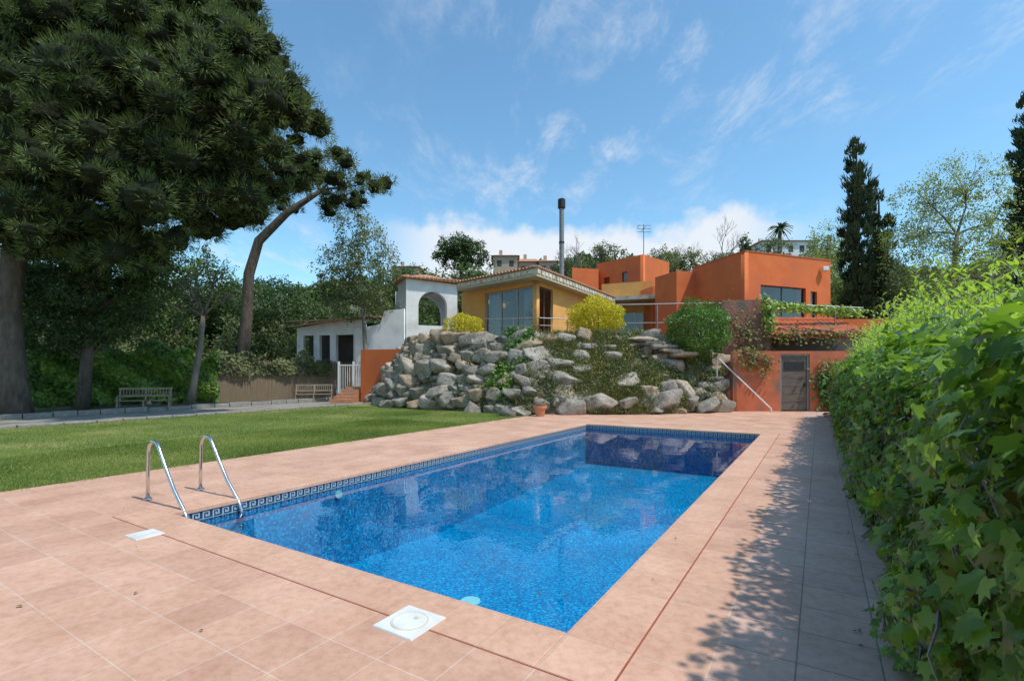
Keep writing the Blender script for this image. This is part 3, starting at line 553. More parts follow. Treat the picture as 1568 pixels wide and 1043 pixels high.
for i in range(5):
    f=i/6; rock((5.6+f*2.4,21.6-f*.9,3.05-f*1.0),.62,.25,tilt=.1)
npmesh('rock_retaining_wall',np.concatenate(RV),np.concatenate(RF),np.concatenate(RS),M_rock)
def slopeveg(name,n_,s0,s1,t0,t1,tmpl,mat,ls,out=.25,blade=False,clump=None,sp_=.07):
    P=[];
    if clump: cs_=[(rng.uniform(s0,s1),rng.uniform(t0,t1)) for _ in range(clump)]
    for i in range(n_):
        if clump: a,b=cs_[rng.integers(clump)]; s=a+rng.normal()*sp_; t_=b+rng.normal()*.08
        else: s=rng.uniform(s0,s1); t_=rng.uniform(t0,t1)
        s=min(4.99,max(0,s)); t_=min(1,max(0,t_)); p=SP(s,t_); P.append((p[0]+rng.normal()*.06,p[1]-rng.uniform(0,out)*.6-.12,p[2]+rng.uniform(0,out)))
    P=np.array(P); nn=len(P)
    if blade:
        T=np.tile([0,-.35,.8],(nn,1))+dirs(nn)*.6; R=frames(T,dirs(nn)); S=np.stack([rng.uniform(.02,.04,nn),rng.uniform(.5,1.2,nn)*ls,np.ones(nn)],1)
    else: R=frames(np.tile([0,-.3,-.6],(nn,1))+dirs(nn)*.8,np.tile([.1,-.8,.7],(nn,1))+dirs(nn)*.6); S=ls*rng.uniform(.6,1.2,nn)
    scatter(name,tmpl,P,R,S,rng.uniform(0,1,nn),mat)
slopeveg('ivy_on_rocks',2200,2.45,2.95,.55,1.0,IVY,M_bg,.12,.4,clump=9)
slopeveg('ivy_on_rocks',1100,2.2,2.65,.2,.55,IVY,M_ivy,.11,.35,clump=6)
slopeveg('rock_crevice_plants',2600,.2,3.0,.05,1.0,LEAF,M_mid,.09,.3,clump=44,sp_=.025)
slopeveg('rock_crevice_grass',6500,.1,3.2,.0,1.0,NEEDLE,M_drygrass,.2,.22,True,clump=80,sp_=.03)
slopeveg('slope_grass',26000,3.05,4.95,.05,1.0,NEEDLE,M_drygrass,.24,.12,True,clump=46)
slopeveg('slope_shrubs',5500,3.1,4.95,.1,1.0,LEAF,M_mid,.10,.35,clump=34)
slopeveg('slope_dry_shrubs',3500,3.4,4.95,.2,1.0,LEAF,M_ivydry,.09,.35,clump=22)
def bush(name,x,y,z,rx,rz,mat,nl,ls,lump=.07):
    e=empty(name); nn=nl; d=dirs(nn); ph=rng.uniform(0,6,3)
    l=1+lump*(np.sin(d[:,0]*7+ph[0])+np.sin(d[:,1]*8+ph[1])+np.sin(d[:,2]*9+ph[2]))
    rr=l*np.where(rng.random(nn)<.75,rng.uniform(.90,1.08,nn),rng.uniform(.6,.92,nn))
    P=np.array([x,y,z])+d*rr[:,None]*np.array([rx,rx,rz])
    R=frames(dirs(nn)+d*.6,d+dirs(nn)*.7); scatter('foliage',LEAF,P,R,ls*rng.uniform(.6,1.3,nn),.3*l*rng.uniform(.4,1.2,nn)+rng.uniform(0,.6,nn),mat,e)
    mb=MB(); 
    for k in range(7):
        q=dirs(1)[0]; mb.tube([(x,y,z-rz-.3),(x+q[0]*rx*.4,y+q[1]*rx*.4,z-.1),(x+q[0]*rx*.8,y+q[1]*rx*.8,z+abs(q[2])*rz*.8)],[.05,.035,.01],5)
    mb.obj('stems',[M_bark],e)
bush('yellow_round_bush',3.9,23.0,4.2,1.13,.84,M_yel,9000,.09)
bush('yellow_round_bush',-2.35,23.9,3.85,.85,.58,M_yel,5000,.08)
bush('green_round_bush',7.95,21.3,3.45,1.2,1.15,M_bg,8500,.11,.08)
# ------------------------------------------------------------ buildings
def wall(name,A,Bq,z0,z1,th,holes,mat,parent,top=None):
    A=Vector((A[0],A[1],0)); Bq=Vector((Bq[0],Bq[1],0)); d=Bq-A; ln=d.length; d.normalize()
    cu=bpy.data.curves.new(name,'CURVE'); cu.dimensions='2D'; cu.fill_mode='BOTH'; cu.extrude=th/2
    outl=top if top else [(0,z0),(ln,z0),(ln,z1),(0,z1)]
    for pl in [outl]+holes:
        s=cu.splines.new('POLY'); s.points.add(len(pl)-1)
        for i,p in enumerate(pl): s.points[i].co=(p[0],p[1],0,1)
        s.use_cyclic_u=True
    tmp=bpy.data.objects.new('tmp',cu); COL.objects.link(tmp); bpy.context.view_layer.update()
    me=bpy.data.meshes.new_from_object(tmp.evaluated_get(bpy.context.evaluated_depsgraph_get())); bpy.data.objects.remove(tmp)
    me.materials.clear(); me.materials.append(mat); o=bpy.data.objects.new(name,me); COL.objects.link(o)
    up=Vector((0,0,1)); nn_=d.cross(up); Mx=Matrix((( d.x,up.x,nn_.x,A.x-nn_.x*th/2),(d.y,up.y,nn_.y,A.y-nn_.y*th/2),(d.z,up.z,nn_.z,0),(0,0,0,1)))
    me.transform(Mx); me.update(); o.parent=parent; return o
def rect(s0,z0,s1,z1): return [(s0,z0),(s1,z0),(s1,z1),(s0,z1)]
def arch(s0,z0,s1,zs):
    c=(s0+s1)/2; r=(s1-s0)/2; return [(s0,z0),(s1,z0)]+[(c+r*math.cos(a),zs+r*math.sin(a)) for a in np.linspace(0,math.pi,17)]
def window(name,A,Bq,s0,s1,z0,z1,npan,parent,fm=M_frame,fw=.06,depth=.12,mid=None):
    A=Vector((A[0],A[1],0)); Bq=Vector((Bq[0],Bq[1],0)); d=(Bq-A).normalized(); nn_=d.cross(Vector((0,0,1))); inn=-nn_
    fr=MB(); gl=MB(); up=Vector((0,0,1)); g=.004
    o=A+inn*depth
    def bar(a,b,za,zb,dd=0): fr.obox(o+d*a+up*za+inn*dd,d*(b-a),inn*.06,up*(zb-za))
    bar(s0+g,s1-g,z0+g,z0+fw); bar(s0+g,s1-g,z1-fw,z1-g)
    for i in range(npan+1):
        c=s0+(s1-s0)*i/npan; a=max(s0+g,c-fw/2); b=min(s1-g,c+fw/2)
        if i==0: b=s0+fw
        if i==npan: a=s1-fw
        bar(a,b,z0+fw,z1-fw)
    if mid: bar(s0+fw,s1-fw,mid,mid+fw*.7,.004)
    q=o+inn*.03; gl.quad(q+d*(s0+.01)+up*(z0+.01),q+d*(s1-.01)+up*(z0+.01),q+d*(s1-.01)+up*(z1-.01),q+d*(s0+.01)+up*(z1-.01))
    fr.obj(name+'_frame',[fm],parent); gl.obj(name+'_glass',[M_glass],parent,recalc=False)
pv=empty('modern_pavilion_house')
W0=Vector((1.25,25.2)); dl=Vector((-.715,.70)); dr=Vector((.51,.86)); WL=W0+dl*5.9; WR=W0+dr*9.3
wall('front_wall',WL,W0,3.2,6.35,.22,[rect(5.9-3.9,3.35,5.9-.25,6.1)],M_ochre,pv)
window('sliding_windows',WL,W0,5.9-3.9,5.9-.25,3.35,6.1,3,pv,fm=M_lframe,fw=.10)
wall('side_wall',W0,WR,3.2,6.35,.22,[rect(.25,3.35,1.9,6.1),rect(5.2,3.4,6.3,5.6)],M_ochre,pv)
window('side_window',W0,WR,.25,1.9,3.35,6.1,2,pv,fw=.11); window('side_door',W0,WR,5.2,6.3,3.4,5.6,1,pv)
t=MB(); back=WL+dr*9.3
t.prism([(WL.x,WL.y),(WL.x+.2*dr.x,WL.y+.2*dr.y),(back.x,back.y),(back.x-.2,back.y)],3.2,6.3,0); 
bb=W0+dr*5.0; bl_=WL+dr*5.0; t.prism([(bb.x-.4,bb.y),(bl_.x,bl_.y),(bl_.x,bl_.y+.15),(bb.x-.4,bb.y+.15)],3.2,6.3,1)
t.obj('rear_walls',[M_ochre,M_inside_and_shade],pv)
t=MB()
for a0,a1 in ((2.0,2.9),(4.7,5.5)):
    p=WL-dl*a0+dr*.5; q=WL-dl*a1+dr*.5
    for k in range(10):
        f=k/10; a=p.lerp(q,f); b=p.lerp(q,f+1/10); o_=dr*(.05 if k%2 else 0); o2=dr*(0 if k%2 else .05); t.quad((a.x+o_.x,a.y+o_.y,3.3),(b.x+o2.x,b.y+o2.y,3.3),(b.x+o2.x,b.y+o2.y,6.1),(a.x+o_.x,a.y+o_.y,6.1))
t.obj('curtains',[M_curt],pv)
RC=[Vector((1.2,24)),Vector((7.0,33.8)),Vector((2.9,38.2)),Vector((-3.15,28.2))]
t=MB(); t.prism([p[:] for p in RC],6.32,6.40,1)
cen=sum(RC,Vector((0,0)))/4
rc2=[p+(cen-p)*.004 for p in RC]; t.prism([p[:] for p in rc2],6.401,6.72,0)
t.obj('roof_slab',[M_cream,M_soffit],pv)
t=MB(); rc3=[cen+(p-cen)*1.012 for p in RC]
t.add([(p.x,p.y,6.721) for p in rc3]+[(p.x,p.y,6.78) for p in rc3]+[(cen.x,cen.y,7.15)],[(3,2,1,0),(0,1,5,4),(1,2,6,5),(2,3,7,6),(3,0,4,7),(4,5,8),(5,6,8),(6,7,8),(7,4,8)],0)
def eaves(a,b,z,step=.24,r=.085,l=.35,mi=0):
    d=(b-a); n_=int(d.length/step); d.normalize(); nn_=Vector((d.y,-d.x))
    for i in range(n_):
        p=a+d*(i+.5)*step; vs=[];
        for e_ in (.05,-l):
            for k in range(7):
                an=math.pi*k/6; vs.append((p.x+d.x*r*math.cos(an)+nn_.x*e_,p.y+d.y*r*math.cos(an)+nn_.y*e_,z+r*math.sin(an)+(-e_)*.12))
        t.add(vs,[(k,k+1,8+k,7+k) for k in range(6)]+[tuple(range(7))],mi)
eaves(rc3[3],rc3[0],6.75); eaves(rc3[0],rc3[1],6.75)
t.obj('roof_tiles',[M_rtile],pv)
t=MB()
for a,b in ((RC[3],RC[0]),(RC[0],RC[1])):
    d=b-a; nt_=int(d.length/.42); d.normalize(); nn_=Vector((d.y,-d.x))
    for i in range(nt_):
        p=a+d*(i*.42+.03); t.obox((p.x,p.y,6.46),(d.x*.34,d.y*.34,0),(nn_.x*.035,nn_.y*.035,0),(0,0,.2))
t.obj('fascia_panels',[M_cream],pv)
ch=empty('steel_chimney'); t=MB(); t.tube([(2.9,29,6.7),(2.9,29,11.2)],.14,14,0); t.tube([(2.9,29,11.2),(2.9,29,11.25),(2.9,29,11.75),(2.9,29,11.8)],[.16,.22,.22,.14],14,1); t.tube([(2.9,29,6.9),(2.9,29,7.3)],[.22,.17],14,0); t.tube([(2.9,29,9.2),(2.9,29,9.28)],.165,14,1)
t.obj('flue',[M_grey,M_black],ch,smooth=False)
def railing(name,pts,h,step,mat=M_grey,bars=2,r=.025):
    t=MB()
    for a,b in zip(pts[:-1],pts[1:]):
        a=Vector(a);b=Vector(b); n_=max(1,int((b-a).length/step))
        for i in range(n_+1):
            p=a.lerp(b,i/n_); t.tube([p,p+Vector((0,0,h))],r,6)
        for k in range(bars): 
            z=h*(1-k/bars); t.tube([a+Vector((0,0,z)),b+Vector((0,0,z))],r*(1 if k==0 else .6),6)
    t.obj(name,[mat])
railing('metal_railing',[(-2.8,25.2,3.2),(-1.2,24.3,3.2),(1.3,23.7,3.2),(2.7,24.2,3.2)],1.05,.9,bars=3)
railing('metal_railing',[(5.2,25,3.2),(11.3,24.2,3.2)],1.85,2.0,bars=2,r=.04)
rh=empty('red_orange_house')
RA=Vector((12.65,27)); RB=Vector((18.8,29.3)); RL=Vector((11.44,31.5))
def sface(A,Bq,ratio):
    d=(Bq-A).normalized(); return (ratio*A.y-A.x)/(d.x-ratio*d.y)
s0=sface(RA,RB,.501); s1=sface(RA,RB,.592); s2=sface(RA,RB,.599); s3=sface(RA,RB,.612)
wall('front_wall',RA,RB,3.1,8.24,.25,[rect(s0,4.55,s1,6.5),rect(s2+.1,4.6,s3+.1,6.35)],M_red,rh)
window('main_window',RA,RB,s0,s1,4.55,6.5,2,rh); window('slot_window',RA,RB,s2+.1,s3+.1,4.6,6.35,1,rh)
wall('left_wall',RL,RA,3.1,8.24,.25,[],M_red,rh)
t=MB(); rr_=[RA+Vector((.0,.3)),RB+Vector((0,.3)),Vector((17.5,34)),RL+Vector((.25,0))]; t.prism([p[:] for p in rr_],7.8,8.15,0)
t.prism([(18.75,29.35),(18.9,29.6),(17.5,34.2),(17.3,34)],3.1,8.2,0); t.prism([(12.9,29.5),(17.9,31.2),(17.8,31.4),(12.8,29.7)],3.1,7.8,1)
t.prism([(10.28,31),(11.6,31.25),(11.3,36),(9.54,33.1)],3.1,8.0,0)
t.prism([(10.2,36),(10.1,36.1),(9.4,40),(8,44),(10.5,44),(11.5,36)],3.1,7.9,0)
t.obj('red_blocks',[M_red,M_inside_and_shade],rh)
t=MB(); 
for P4 in ([RA,RB],[RL,RA]):
    a,b=P4; d=(b-a).normalized(); nn_=Vector((d.y,-d.x)); t.obox((a.x+nn_.x*.03,a.y+nn_.y*.03,8.24),(d.x*(b-a).length,d.y*(b-a).length,0),(-nn_.x*.32,-nn_.y*.32,0),(0,0,.06))
t.obj('parapet_cap',[M_redold],rh)
t=MB(); t.box(18.0,28.7,7.55,18.35,28.95,7.8); t.obj('wall_lamp',[M_white],rh,bevel=.03)
wall('tower_left_wall',(8.4,48.9),(11.9,45),3.1,12.4,.3,[rect(.8,10.1,1.5,10.9),rect(2.9,10.2,3.5,11.1)],M_red,rh)
window('tower_window',(8.4,48.9),(11.9,45),.8,1.5,10.1,10.9,1,rh); window('tower_window_b',(8.4,48.9),(11.9,45),2.9,3.5,10.2,11.1,1,rh)
wall('tower_front_wall',(11.9,45),(15.3,48.3),3.1,12.4,.3,[],M_red,rh)
t=MB(); t.prism([(8.6,49),(11.9,45.5),(15,48.3),(12,52)],3.1,12.1,0); t.prism([(5.7,47),(8.3,47.6),(8.6,50),(6,50)],3.1,11.6,0)
t.prism([(7.05,39),(10.6,37.5),(11.2,43),(8,43)],7.2,8.6,1); t.prism([(6.2,36.4),(10.2,35.0),(11.2,38),(6.5,40)],6.9,7.18,2)
t.obj('rear_volumes',[M_red,M_ochre,M_cream],rh)
wall('courtyard_wall',(6.4,38.2),(10.8,36.9),3.1,6.9,.2,[rect(1.2,3.3,3.9,6.2)],M_ochre,rh); window('courtyard_door',(6.4,38.2),(10.8,36.9),1.2,3.9,3.3,6.2,3,rh,M_wframe,.1)
t=MB(); t.prism([(6,39),(11,37.6),(11,37.8),(6,39.2)],3.1,6.9); t.obj('courtyard_interior',[M_inside_and_shade],rh)
wall('garden_wall',(9.35,21.0),(14.4,21.0),-.05,2.55,.25,[rect(2.0,0.0,3.25,2.42)],M_redold,rh)
t=MB()
for i in range(7): t.box(11.4,21.08,.06+i*.333,12.55,21.12+.01*(i%2),.06+i*.333+.318,0)
t.box(11.35,21.05,0,11.43,21.2,2.42,1); t.box(12.52,21.05,0,12.6,21.2,2.42,1); t.box(11.43,21.05,2.35,12.52,21.2,2.42,1); t.box(12.38,21.0,1.05,12.44,21.08,1.2,2)
t.box(11.55,21.06,1.75,12.4,21.079,2.1,2)
t.obj('wooden_door',[M_door,M_grey,M_black],rh)
t=MB(); t.prism([(9.6,22.7),(11.75,22.5),(11.75,26.6),(9.6,26.6)],-.1,4.95,0); t.prism([(11.76,24.6),(19,24.6),(19,27.4),(11.76,26.5)],3.6,4.3,1); t.prism([(11.76,24.6),(19,24.6),(19,27.4),(11.76,26.5)],-.1,3.6,2)  # last prism: awning shadow painted as dark material on the lower wall
t.obj('lower_storey',[M_mauve,M_red,M_inside_and_shade],rh)
t=MB()
def slope_roof(x0,x1,y0,z0,y1,z1):
    nn=int((x1-x0)/.24); seg=6; vs=[];fs=[]
    nxx=nn*seg+1
    for j in range(2):
        for i in range(nxx):
            x=x0+(x1-x0)*i/(nxx-1); a=abs(math.sin(math.pi*(i/seg))); vs.append((x,(y0,y1)[j],(z0,z1)[j]+a*.08))
    fs=[(i,i+1,nxx+i+1,nxx+i) for i in range(nxx-1)]; t.add(vs,fs)
    t.box(x0,y0+.06,z0-.12,x1,y0+.2,z0-.02,0)
slope_roof(11.6,16.4,22.1,3.3,25.4,4.42); t.obj('lean_to_tiled_roof',[M_redold],rh)
t=MB(); t.box(16.1,22.2,0,16.3,22.4,3.25); t.box(14.4,21.0,-.05,16.4,21.25,2.4); t.obj('post_and_side_wall',[M_redold],rh)
t=MB(); t.tube([(12.2,46,12.3),(12.2,46,15.4)],.04,6)
for i,z in enumerate((15.3,15.0,14.7)): t.tube([(11.6,46,z),(12.9,46,z)],.025,5)
t.tube([(12.2,45.3,15.0),(12.2,46.8,15.0)],.025,5); t.tube([(11.7,45.5,15.2),(11.7,46.5,15.2)],.02,5)
t.obj('tv_antenna',[M_grey])
at_=empty('white_arched_porch')
TA=(-6.4,30.0); TB=(-3.45,31.3); TC=(-7.35,32.0)
wl=math.hypot(TB[0]-TA[0],TB[1]-TA[1])
wall('front_arch_wall',TA,TB,3.0,7.35,.35,[arch(.75,4.55,2.55,5.75)],M_wwall,at_, top=[(0,3.0),(wl,3.0),(wl,7.2),(0,7.35)])
wall('side_arch_wall',TC,TA,0,7.35,.35,[arch(.45,4.55,1.75,5.9)],M_wwall,at_)
wall('rear_wall',(-7.6,32.6),(-4.2,34.2),0,7.0,.3,[arch(.5,4.3,3.1,5.5)],M_wwall,at_)
wall('right_wall',(-3.5,31.4),(-4.2,34.0),3,7.0,.3,[],M_wwall,at_)
t=MB(); a=Vector((-7.75,32.3)); b=Vector((-6.45,29.65)); c=Vector((-3.1,31.1)); d_=Vector((-4.2,34.4))
t.add([(a.x,a.y,7.36),(b.x,b.y,7.36),(c.x,c.y,7.25),(d_.x,d_.y,7.25),(a.x,a.y,7.44),(b.x,b.y,7.44),(c.x,c.y,7.33),(d_.x,d_.y,7.33),((a+c).x/2,(a+c).y/2,7.9)],[(3,2,1,0),(0,1,5,4),(1,2,6,5),(2,3,7,6),(3,0,4,7),(4,5,8),(5,6,8),(6,7,8),(7,4,8)])
eaves(a,b,7.42,.26,.1); eaves(b,c,7.38,.26,.1); t.obj('tiled_roof',[M_rtile],at_)
t=MB(); t.prism([(-7.3,31.8),(-6.4,30.4),(-3.8,31.6),(-4.5,33.6)],3,4.5,0); t.obj('porch_floor',[M_wwall],at_)
ws=empty('white_garden_outbuilding')
wall('front_wall',(-14.3,33),(-9.4,31.6),0,4.75,.25,[rect(.5,.6,1.3,4.1),rect(1.75,.6,2.55,4.1),rect(3.0,.6,4.3,4.1)],M_wwall,ws,top=[(0,0),(5.1,0),(5.1,5.1),(3.2,5.05),(0,4.6)])
t=MB(); t.prism([(-14.3,35),(-9,33.6),(-9,33.8),(-14.3,35.2)],0,5); t.obj('dark_interior',[M_inside_and_shade],ws)
t=MB(); t.add([(-14.7,32.6,4.62),(-9.2,31.1,5.12),(-8.9,34.5,5.5),(-14.7,36,5.0),(-14.7,32.6,4.72),(-9.2,31.1,5.22),(-8.9,34.5,5.6),(-14.7,36,5.1)],[(0,1,5,4),(1,2,6,5),(2,3,7,6),(3,0,4,7),(4,5,6,7),(3,2,1,0)])
eaves(Vector((-14.7,32.6)),Vector((-9.2,31.1)),4.98,.26,.09,.3); t.obj('tiled_roof',[M_rtile],ws)
wall('garden_white_wall',(-9.6,30.4),(-6.5,29.9),0,5.2,.25,[],M_wwall,ws,top=[(0,0),(3.14,0),(3.14,5.5),(1.9,5.4),(1.6,4.6),(0,4.3)])
lw=empty('low_orange_wall'); wall('wall',(-8.6,28.2),(-5.9,27.4),0,2.95,.25,[],M_red,lw)
t=MB()
for i in range(5): t.box(-10.0+i*.1,27.2+i*.32,-.02,-8.7,27.55+i*.32,.17*(i+1))
t.obj('garden_steps',[M_rtile])
t=MB()
for x in (-10.15,-9.3,-8.8): t.box(x,28.9,0,x+.1,29.0,2.3)
for i in range(9): t.box(-10.0+i*.13,28.93,.2,-9.97+i*.13,28.96,2.1)
t.box(-10.1,28.92,2.05,-8.8,28.98,2.12); t.obj('garden_gate',[M_wframe])
t=MB(); t.tube([(8.8,21.3,2.3),(10.65,20.4,.15)],.03,8); t.tube([(8.8,21.3,1.0),(8.8,21.3,2.3)],.03,8); t.tube([(10.65,20.4,.0),(10.65,20.4,.2)],.03,8); t.obj('stair_handrail',[M_wframe])
def vine(name,p0,p1,nleaf,spread,mat,ls,hang=.3):
    p0=np.array(p0);p1=np.array(p1); f=rng.random(nleaf); P=p0+(p1-p0)*f[:,None]+rng.normal(size=(nleaf,3))*np.array(spread); P[:,2]-=rng.random(nleaf)**2*hang
    R=frames(np.tile([0,-.3,-.7],(nleaf,1))+dirs(nleaf)*.7,np.tile([0,-.8,.6],(nleaf,1))+dirs(nleaf)*.6); e=empty(name)
    scatter('leaves',IVY,P,R,ls*rng.uniform(.6,1.2,nleaf),rng.uniform(0,1,nleaf),mat,e)
    mb=MB(); 
    for k in range(3):
        pts=[tuple(p0+(p1-p0)*i/8+rng.normal(size=3)*.06) for i in range(9)]; mb.tube(pts,.02,5)
    mb.obj('stems',[M_bark],e)
vine('climbing_vine',(11.6,23.5,4.95),(16.8,24,4.65),1000,(.2,.12,.09),M_laurel,.14,.25)
vine('climbing_vine',(11.4,22.3,5.0),(11.7,22.3,3.6),300,(.15,.06,.2),M_laurel,.13)
vine('climbing_vine',(9.6,22.4,4.2),(11.4,22.3,2.6),350,(.35,.06,.5),M_ivydry,.12)
vine('climbing_vine',(11.7,22.0,3.55),(16.2,22.0,3.4),420,(.3,.1,.12),M_ivydry,.12,.5)
vine('wall_creeper',(13.1,20.85,1.3),(14.3,20.85,.4),1500,(.25,.08,.45),M_bg,.13)
vine('wall_creeper',(9.6,20.85,2.5),(10.9,20.85,2.0),260,(.25,.04,.25),M_ivydry,.11)
t=MB(); t.tube([(11.3,23.6,4.95),(16.9,23.9,4.75)],.04,6); t.tube([(12,23.6,3),(12,23.6,4.95)],.04,6); t.tube([(15.5,23.8,3.5),(15.5,23.8,4.8)],.04,6); t.obj('pergola_rail',[M_grey])
t=MB(); t.tube([(1.05,18.6,0),(1.05,18.6,.30),(1.05,18.6,.31),(1.05,18.6,.40),(1.05,18.6,.40),(1.05,18.6,.33)],[.15,.22,.26,.265,.22,.21],20); t.obj('terracotta_pot',[M_terra],smooth=False)
t=MB(); hx=[]
for k in range(60):
    a=k*.42; r=.16+.03*math.sin(k*.7); hx.append((11.6+r*math.cos(a),18.2+r*math.sin(a),.03+.0025*k))
t.tube(hx,.014,6); t.obj('garden_hose',[M_black],smooth=True)
def bench(name,x,y,rot,wd=1.9):
    e=empty(name); t=MB(); h=wd/2
    for sx in (-h+.06,0,h-.06):
        t.tube([(sx,.0,0),(sx,.05,.42)],.035,8); t.tube([(sx,.5,0),(sx,.45,.42),(sx,.58,.98)],.035,8); t.tube([(sx,0,.40),(sx,.47,.40)],.025,8)
        if sx!=0: t.tube([(sx,.05,.4),(sx,.0,.62),(sx,.5,.66)],.03,8)
    t.obj('frame',[M_wood],e)
    t=MB()
    for i in range(5): t.box(-h,.0+i*.095,.43,h,.075+i*.095,.46)
    t.box(-h,.5,.60,h,.53,.68); t.box(-h,.55,.92,h,.58,1.0)
    nb_=int(wd/.11)
    for i in range(nb_): t.obox((-h+.05+i*.11,.508,.68),(.03,0,0),(0,.02,0),(0,.047,.24))
    t.obj('slats',[M_wood],e)
    e.location=(x,y,-.02); e.rotation_euler=(0,0,rot)
bench('garden_bench',-15.9,21.4,.45,1.95); bench('garden_bench',-11.2,28.0,.3,2.0)
FA=Vector((-24,19.5)); FB=Vector((-13.2,30.4)); fd=(FB-FA).normalized(); FLn=(FB-FA).length; fn=Vector((fd.y,-fd.x))
t=MB(); s=0
while s<FLn*.55:
    p=FA+fd*s; t.obox((p.x,p.y,.35),(fd.x*.14,fd.y*.14,0),(-fn.x*.03,-fn.y*.03,0),(0,0,1.75+random.uniform(-.02,.02))); s+=.155
t.obj('plank_fence',[M_fence])
t=MB(); t.obox((FA.x,FA.y,-.03),(fd.x*FLn*.5,fd.y*FLn*.5,0),(-fn.x*.25+0,-fn.y*.25,0),(0,0,.42)); t.obj('low_concrete_wall',[M_kerb])
t=MB(); p0=FA+fd*FLn*.55
s=0
while s<FLn*.45+3.5:
    p=p0+fd*s; t.tube([(p.x,p.y,0),(p.x+random.uniform(-.02,.02),p.y,2.3+random.uniform(-.12,.1))],.03,5); s+=.05
t.obj('reed_fence',[M_reed])
def wallivy(name,s0,s1,z0,z1,nl,mat,ls,thick=.3):
    s=rng.uniform(s0,s1,nl); zt=z1+.3*np.sin(s*1.7)+.2*np.sin(s*4.1); z=z0+(zt-z0)*rng.uniform(0,1,nl)**.85; b=thick*(.5+.35*np.sin(s*2.3+z*3)+.3*rng.uniform(0,1,nl))
    P=np.stack([FA.x+fd.x*s+fn.x*b,FA.y+fd.y*s+fn.y*b,z],1)
    R=frames(np.tile([0,-.2,-.7],(nl,1))+dirs(nl)*.7,np.tile([fn.x,fn.y,.5],(nl,1))+dirs(nl)*.6); sh=.5+.3*np.sin(s*3+z*4)+rng.uniform(-.4,.4,nl)
    scatter(name,IVY,P,R,ls*rng.uniform(.6,1.25,nl),sh,mat)
wallivy('ivy_on_fence',3.6,11.0,.15,2.9,5000,M_bg,.19,.5); wallivy('ivy_on_fence',4,10.8,.3,2.9,6000,M_ivy,.18,.75); wallivy('ivy_on_fence',10.8,17.5,1.5,2.6,1800,M_olive,.14,.3)
# ------------------------------------------------------------ right hedge (pool frame)
def HX(y,z): return 1.84-.11*np.sin(y*1.7+z*2)-.07*np.sin(y*4.3-z*5)-.05*np.sin(y*9+z*7)-.10*np.exp(-((z-.9)/.6)**2)
hd=empty('ivy_hedge')
mb=MB(); ny_=80
vs=[];
for i in range(ny_+1):
    y=-5+24.5*i/ny_
    for z in (0,.5,1.0,1.4,1.6): vs.append((float(HX(np.array(y),np.array(z)))+.22,y,z+.03*math.sin(y*3)))
    vs.append((2.5,y,1.58)); vs.append((2.5,y,0))
mb.add(vs,[(i*7+k,(i+1)*7+k,(i+1)*7+k+1,i*7+k+1) for i in range(ny_) for k in range(6)])
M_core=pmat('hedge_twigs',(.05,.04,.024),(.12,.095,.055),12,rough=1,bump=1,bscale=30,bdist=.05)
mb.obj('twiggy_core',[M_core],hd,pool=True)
def ivyface(y0,y1,dens,ls,mat,zr=(0.02,1.68),name='ivy_leaves',thr=None):
    nl=int((y1-y0)*1.8*dens); y=rng.uniform(y0,y1,nl); z=rng.uniform(zr[0],zr[1],nl)+.06*np.sin(y*5)
    if thr is not None:
        keep=(np.sin(y*1.1+2)+np.sin(z*4+y*2.3)+rng.normal(size=nl)*.6)>thr; y=y[keep]; z=z[keep]; nl=len(y)
    x=HX(y,z)+rng.uniform(-.05,.20,nl)
    P=np.stack([x,y,z],1); T=np.tile([-.25,0,-.8],(nl,1))+dirs(nl)*.65; Nn=np.tile([-.75,-.1,.6],(nl,1))+dirs(nl)*.65
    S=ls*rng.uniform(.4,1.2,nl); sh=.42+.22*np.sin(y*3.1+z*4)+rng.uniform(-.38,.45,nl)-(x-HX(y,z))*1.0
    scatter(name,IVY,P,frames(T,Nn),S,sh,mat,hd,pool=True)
ivyface(-3.5,2.5,950,.066,M_ivy); ivyface(2.5,7,520,.08,M_ivy,thr=-1.2); ivyface(7,18.5,300,.10,M_ivy,thr=-.8)
ivyface(1.0,18.5,230,.08,M_ivydry,thr=-.3,name='older_leaves'); ivyface(-3,3,70,.06,M_ivydry,name='older_leaves')
nl=9000; y=rng.uniform(-3.5,18.5,nl); x=rng.uniform(1.72,2.5,nl); z=1.66+.10*np.sin(y*4)+.06*np.sin(y*11+x*7)+rng.uniform(-.1,.14,nl)
P=np.stack([x,y,z],1); scatter('top_leaves',IVY,P,frames(dirs(nl)+np.array([-.3,0,-.2]),np.tile([-.2,0,1.],(nl,1))+dirs(nl)*.5),rng.uniform(.05,.085,nl),rng.uniform(.1,.9,nl),M_ivy,hd,pool=True)
mb=MB()
for i in range(700):
    y=random.uniform(-1,18); z=random.uniform(.1,1.6); x=float(HX(np.array(y),np.array(z)))+random.uniform(-.03,.1); pts=[(x,y,z)]
    for k in range(4): x+=random.uniform(-.05,.04); y+=random.uniform(-.14,.14); z+=random.uniform(-.08,.08); pts.append((x,y,z))
    mb.tube(pts,[.006,.005,.004,.003,.002],4)
mb.obj('twigs',[M_barkg],hd,pool=True)
t=MB(); 
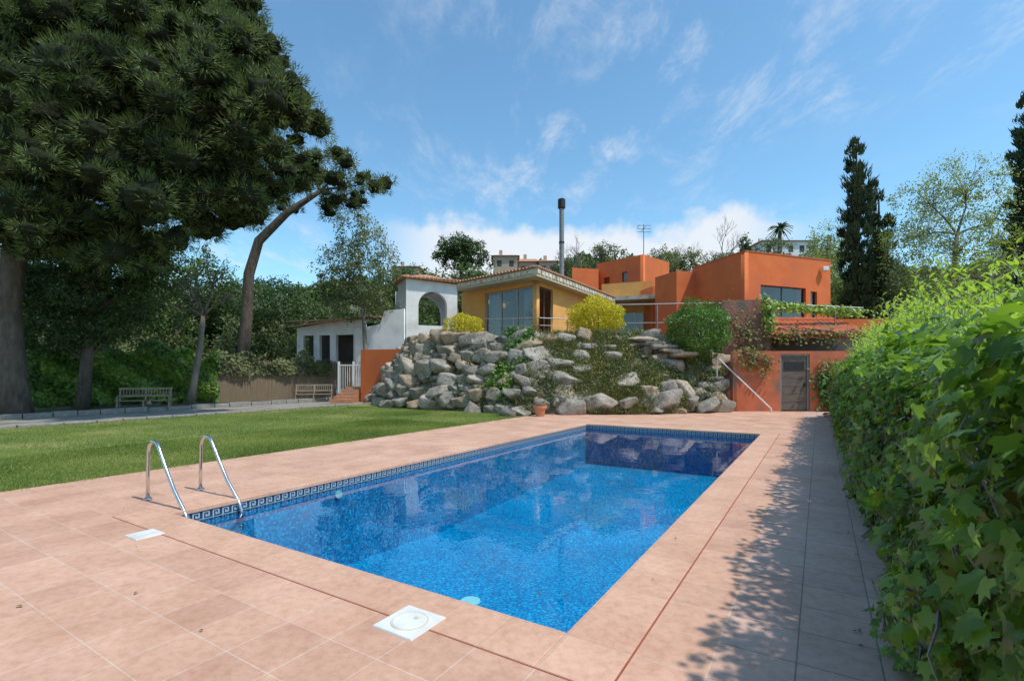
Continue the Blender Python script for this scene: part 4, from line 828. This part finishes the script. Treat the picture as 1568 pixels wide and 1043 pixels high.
for y in (3.6,9,14): t.tube([(2.0,y,0),(2.0,y,1.98)],.035,8); t.tube([(2.0,y,1.98),(2.0,y,2.02)],.05,8)
t.obj('fence_posts',[M_grey],hd,pool=True)
sh_=empty('laurel_shrubs')
P=[];T_=[];Nn=[];S_=[];sh=[]
mb=MB(); nst=950
for i in range(nst):
    y=random.uniform(-.6,18.5); bx=random.uniform(2.25,3.6); q_=min(1,max(0,(y-1)/7)); q_=q_*q_*(3-2*q_)
    top=2.1+.75*q_+.2*math.sin(y*1.3)+.18*math.sin(y*3.7+bx*3)+random.uniform(-.35,.25)-(.4 if bx<2.6 else 0)
    z0=1.2; lean=Vector((random.uniform(-.22,.15),random.uniform(-.2,.2),0)); pts=[]
    for k in range(6):
        f=k/5; pts.append(Vector((bx,y,z0))+lean*f*f*1.1+Vector((0,0,(top-z0)*f)))
    mb.tube(pts,[.007,.006,.005,.004,.003,.002],4)
    for k in range(17):
        f=.25+.75*k/16; j=min(4,int(f*5)); p=pts[j].lerp(pts[j+1],f*5-j); a=k*2.4+i; up=.35+.6*f
        d=Vector((math.cos(a),math.sin(a),up)); P.append(p[:]); T_.append(d[:]); Nn.append((-.3*math.cos(a),-.3*math.sin(a),1)); S_.append(random.uniform(.10,.17)*(1.0 if f<.95 else .7)); sh.append(.2+.6*f+random.uniform(-.2,.2))
mb.obj('stems',[M_barkg],sh_,pool=True)
P=np.array(P); scatter('leaves',LANCE,P,frames(np.array(T_)+dirs(len(P))*.2,np.array(Nn)),np.array(S_),np.array(sh),M_laurel,sh_,pool=True)
# ------------------------------------------------------------ camera
cd=bpy.data.cameras.new('camera'); cam=bpy.data.objects.new('camera',cd); COL.objects.link(cam); cam.location=(0,0,1.6); cam.rotation_euler=(math.radians(90),0,0)
cd.sensor_width=36; cd.lens=17.45; cd.shift_y=.0322; cd.clip_end=5000; cd.clip_start=.05; sc.camera=cam
sc.view_settings.view_transform='Standard'; sc.view_settings.look='None'; sc.view_settings.exposure=0; sc.view_settings.gamma=1
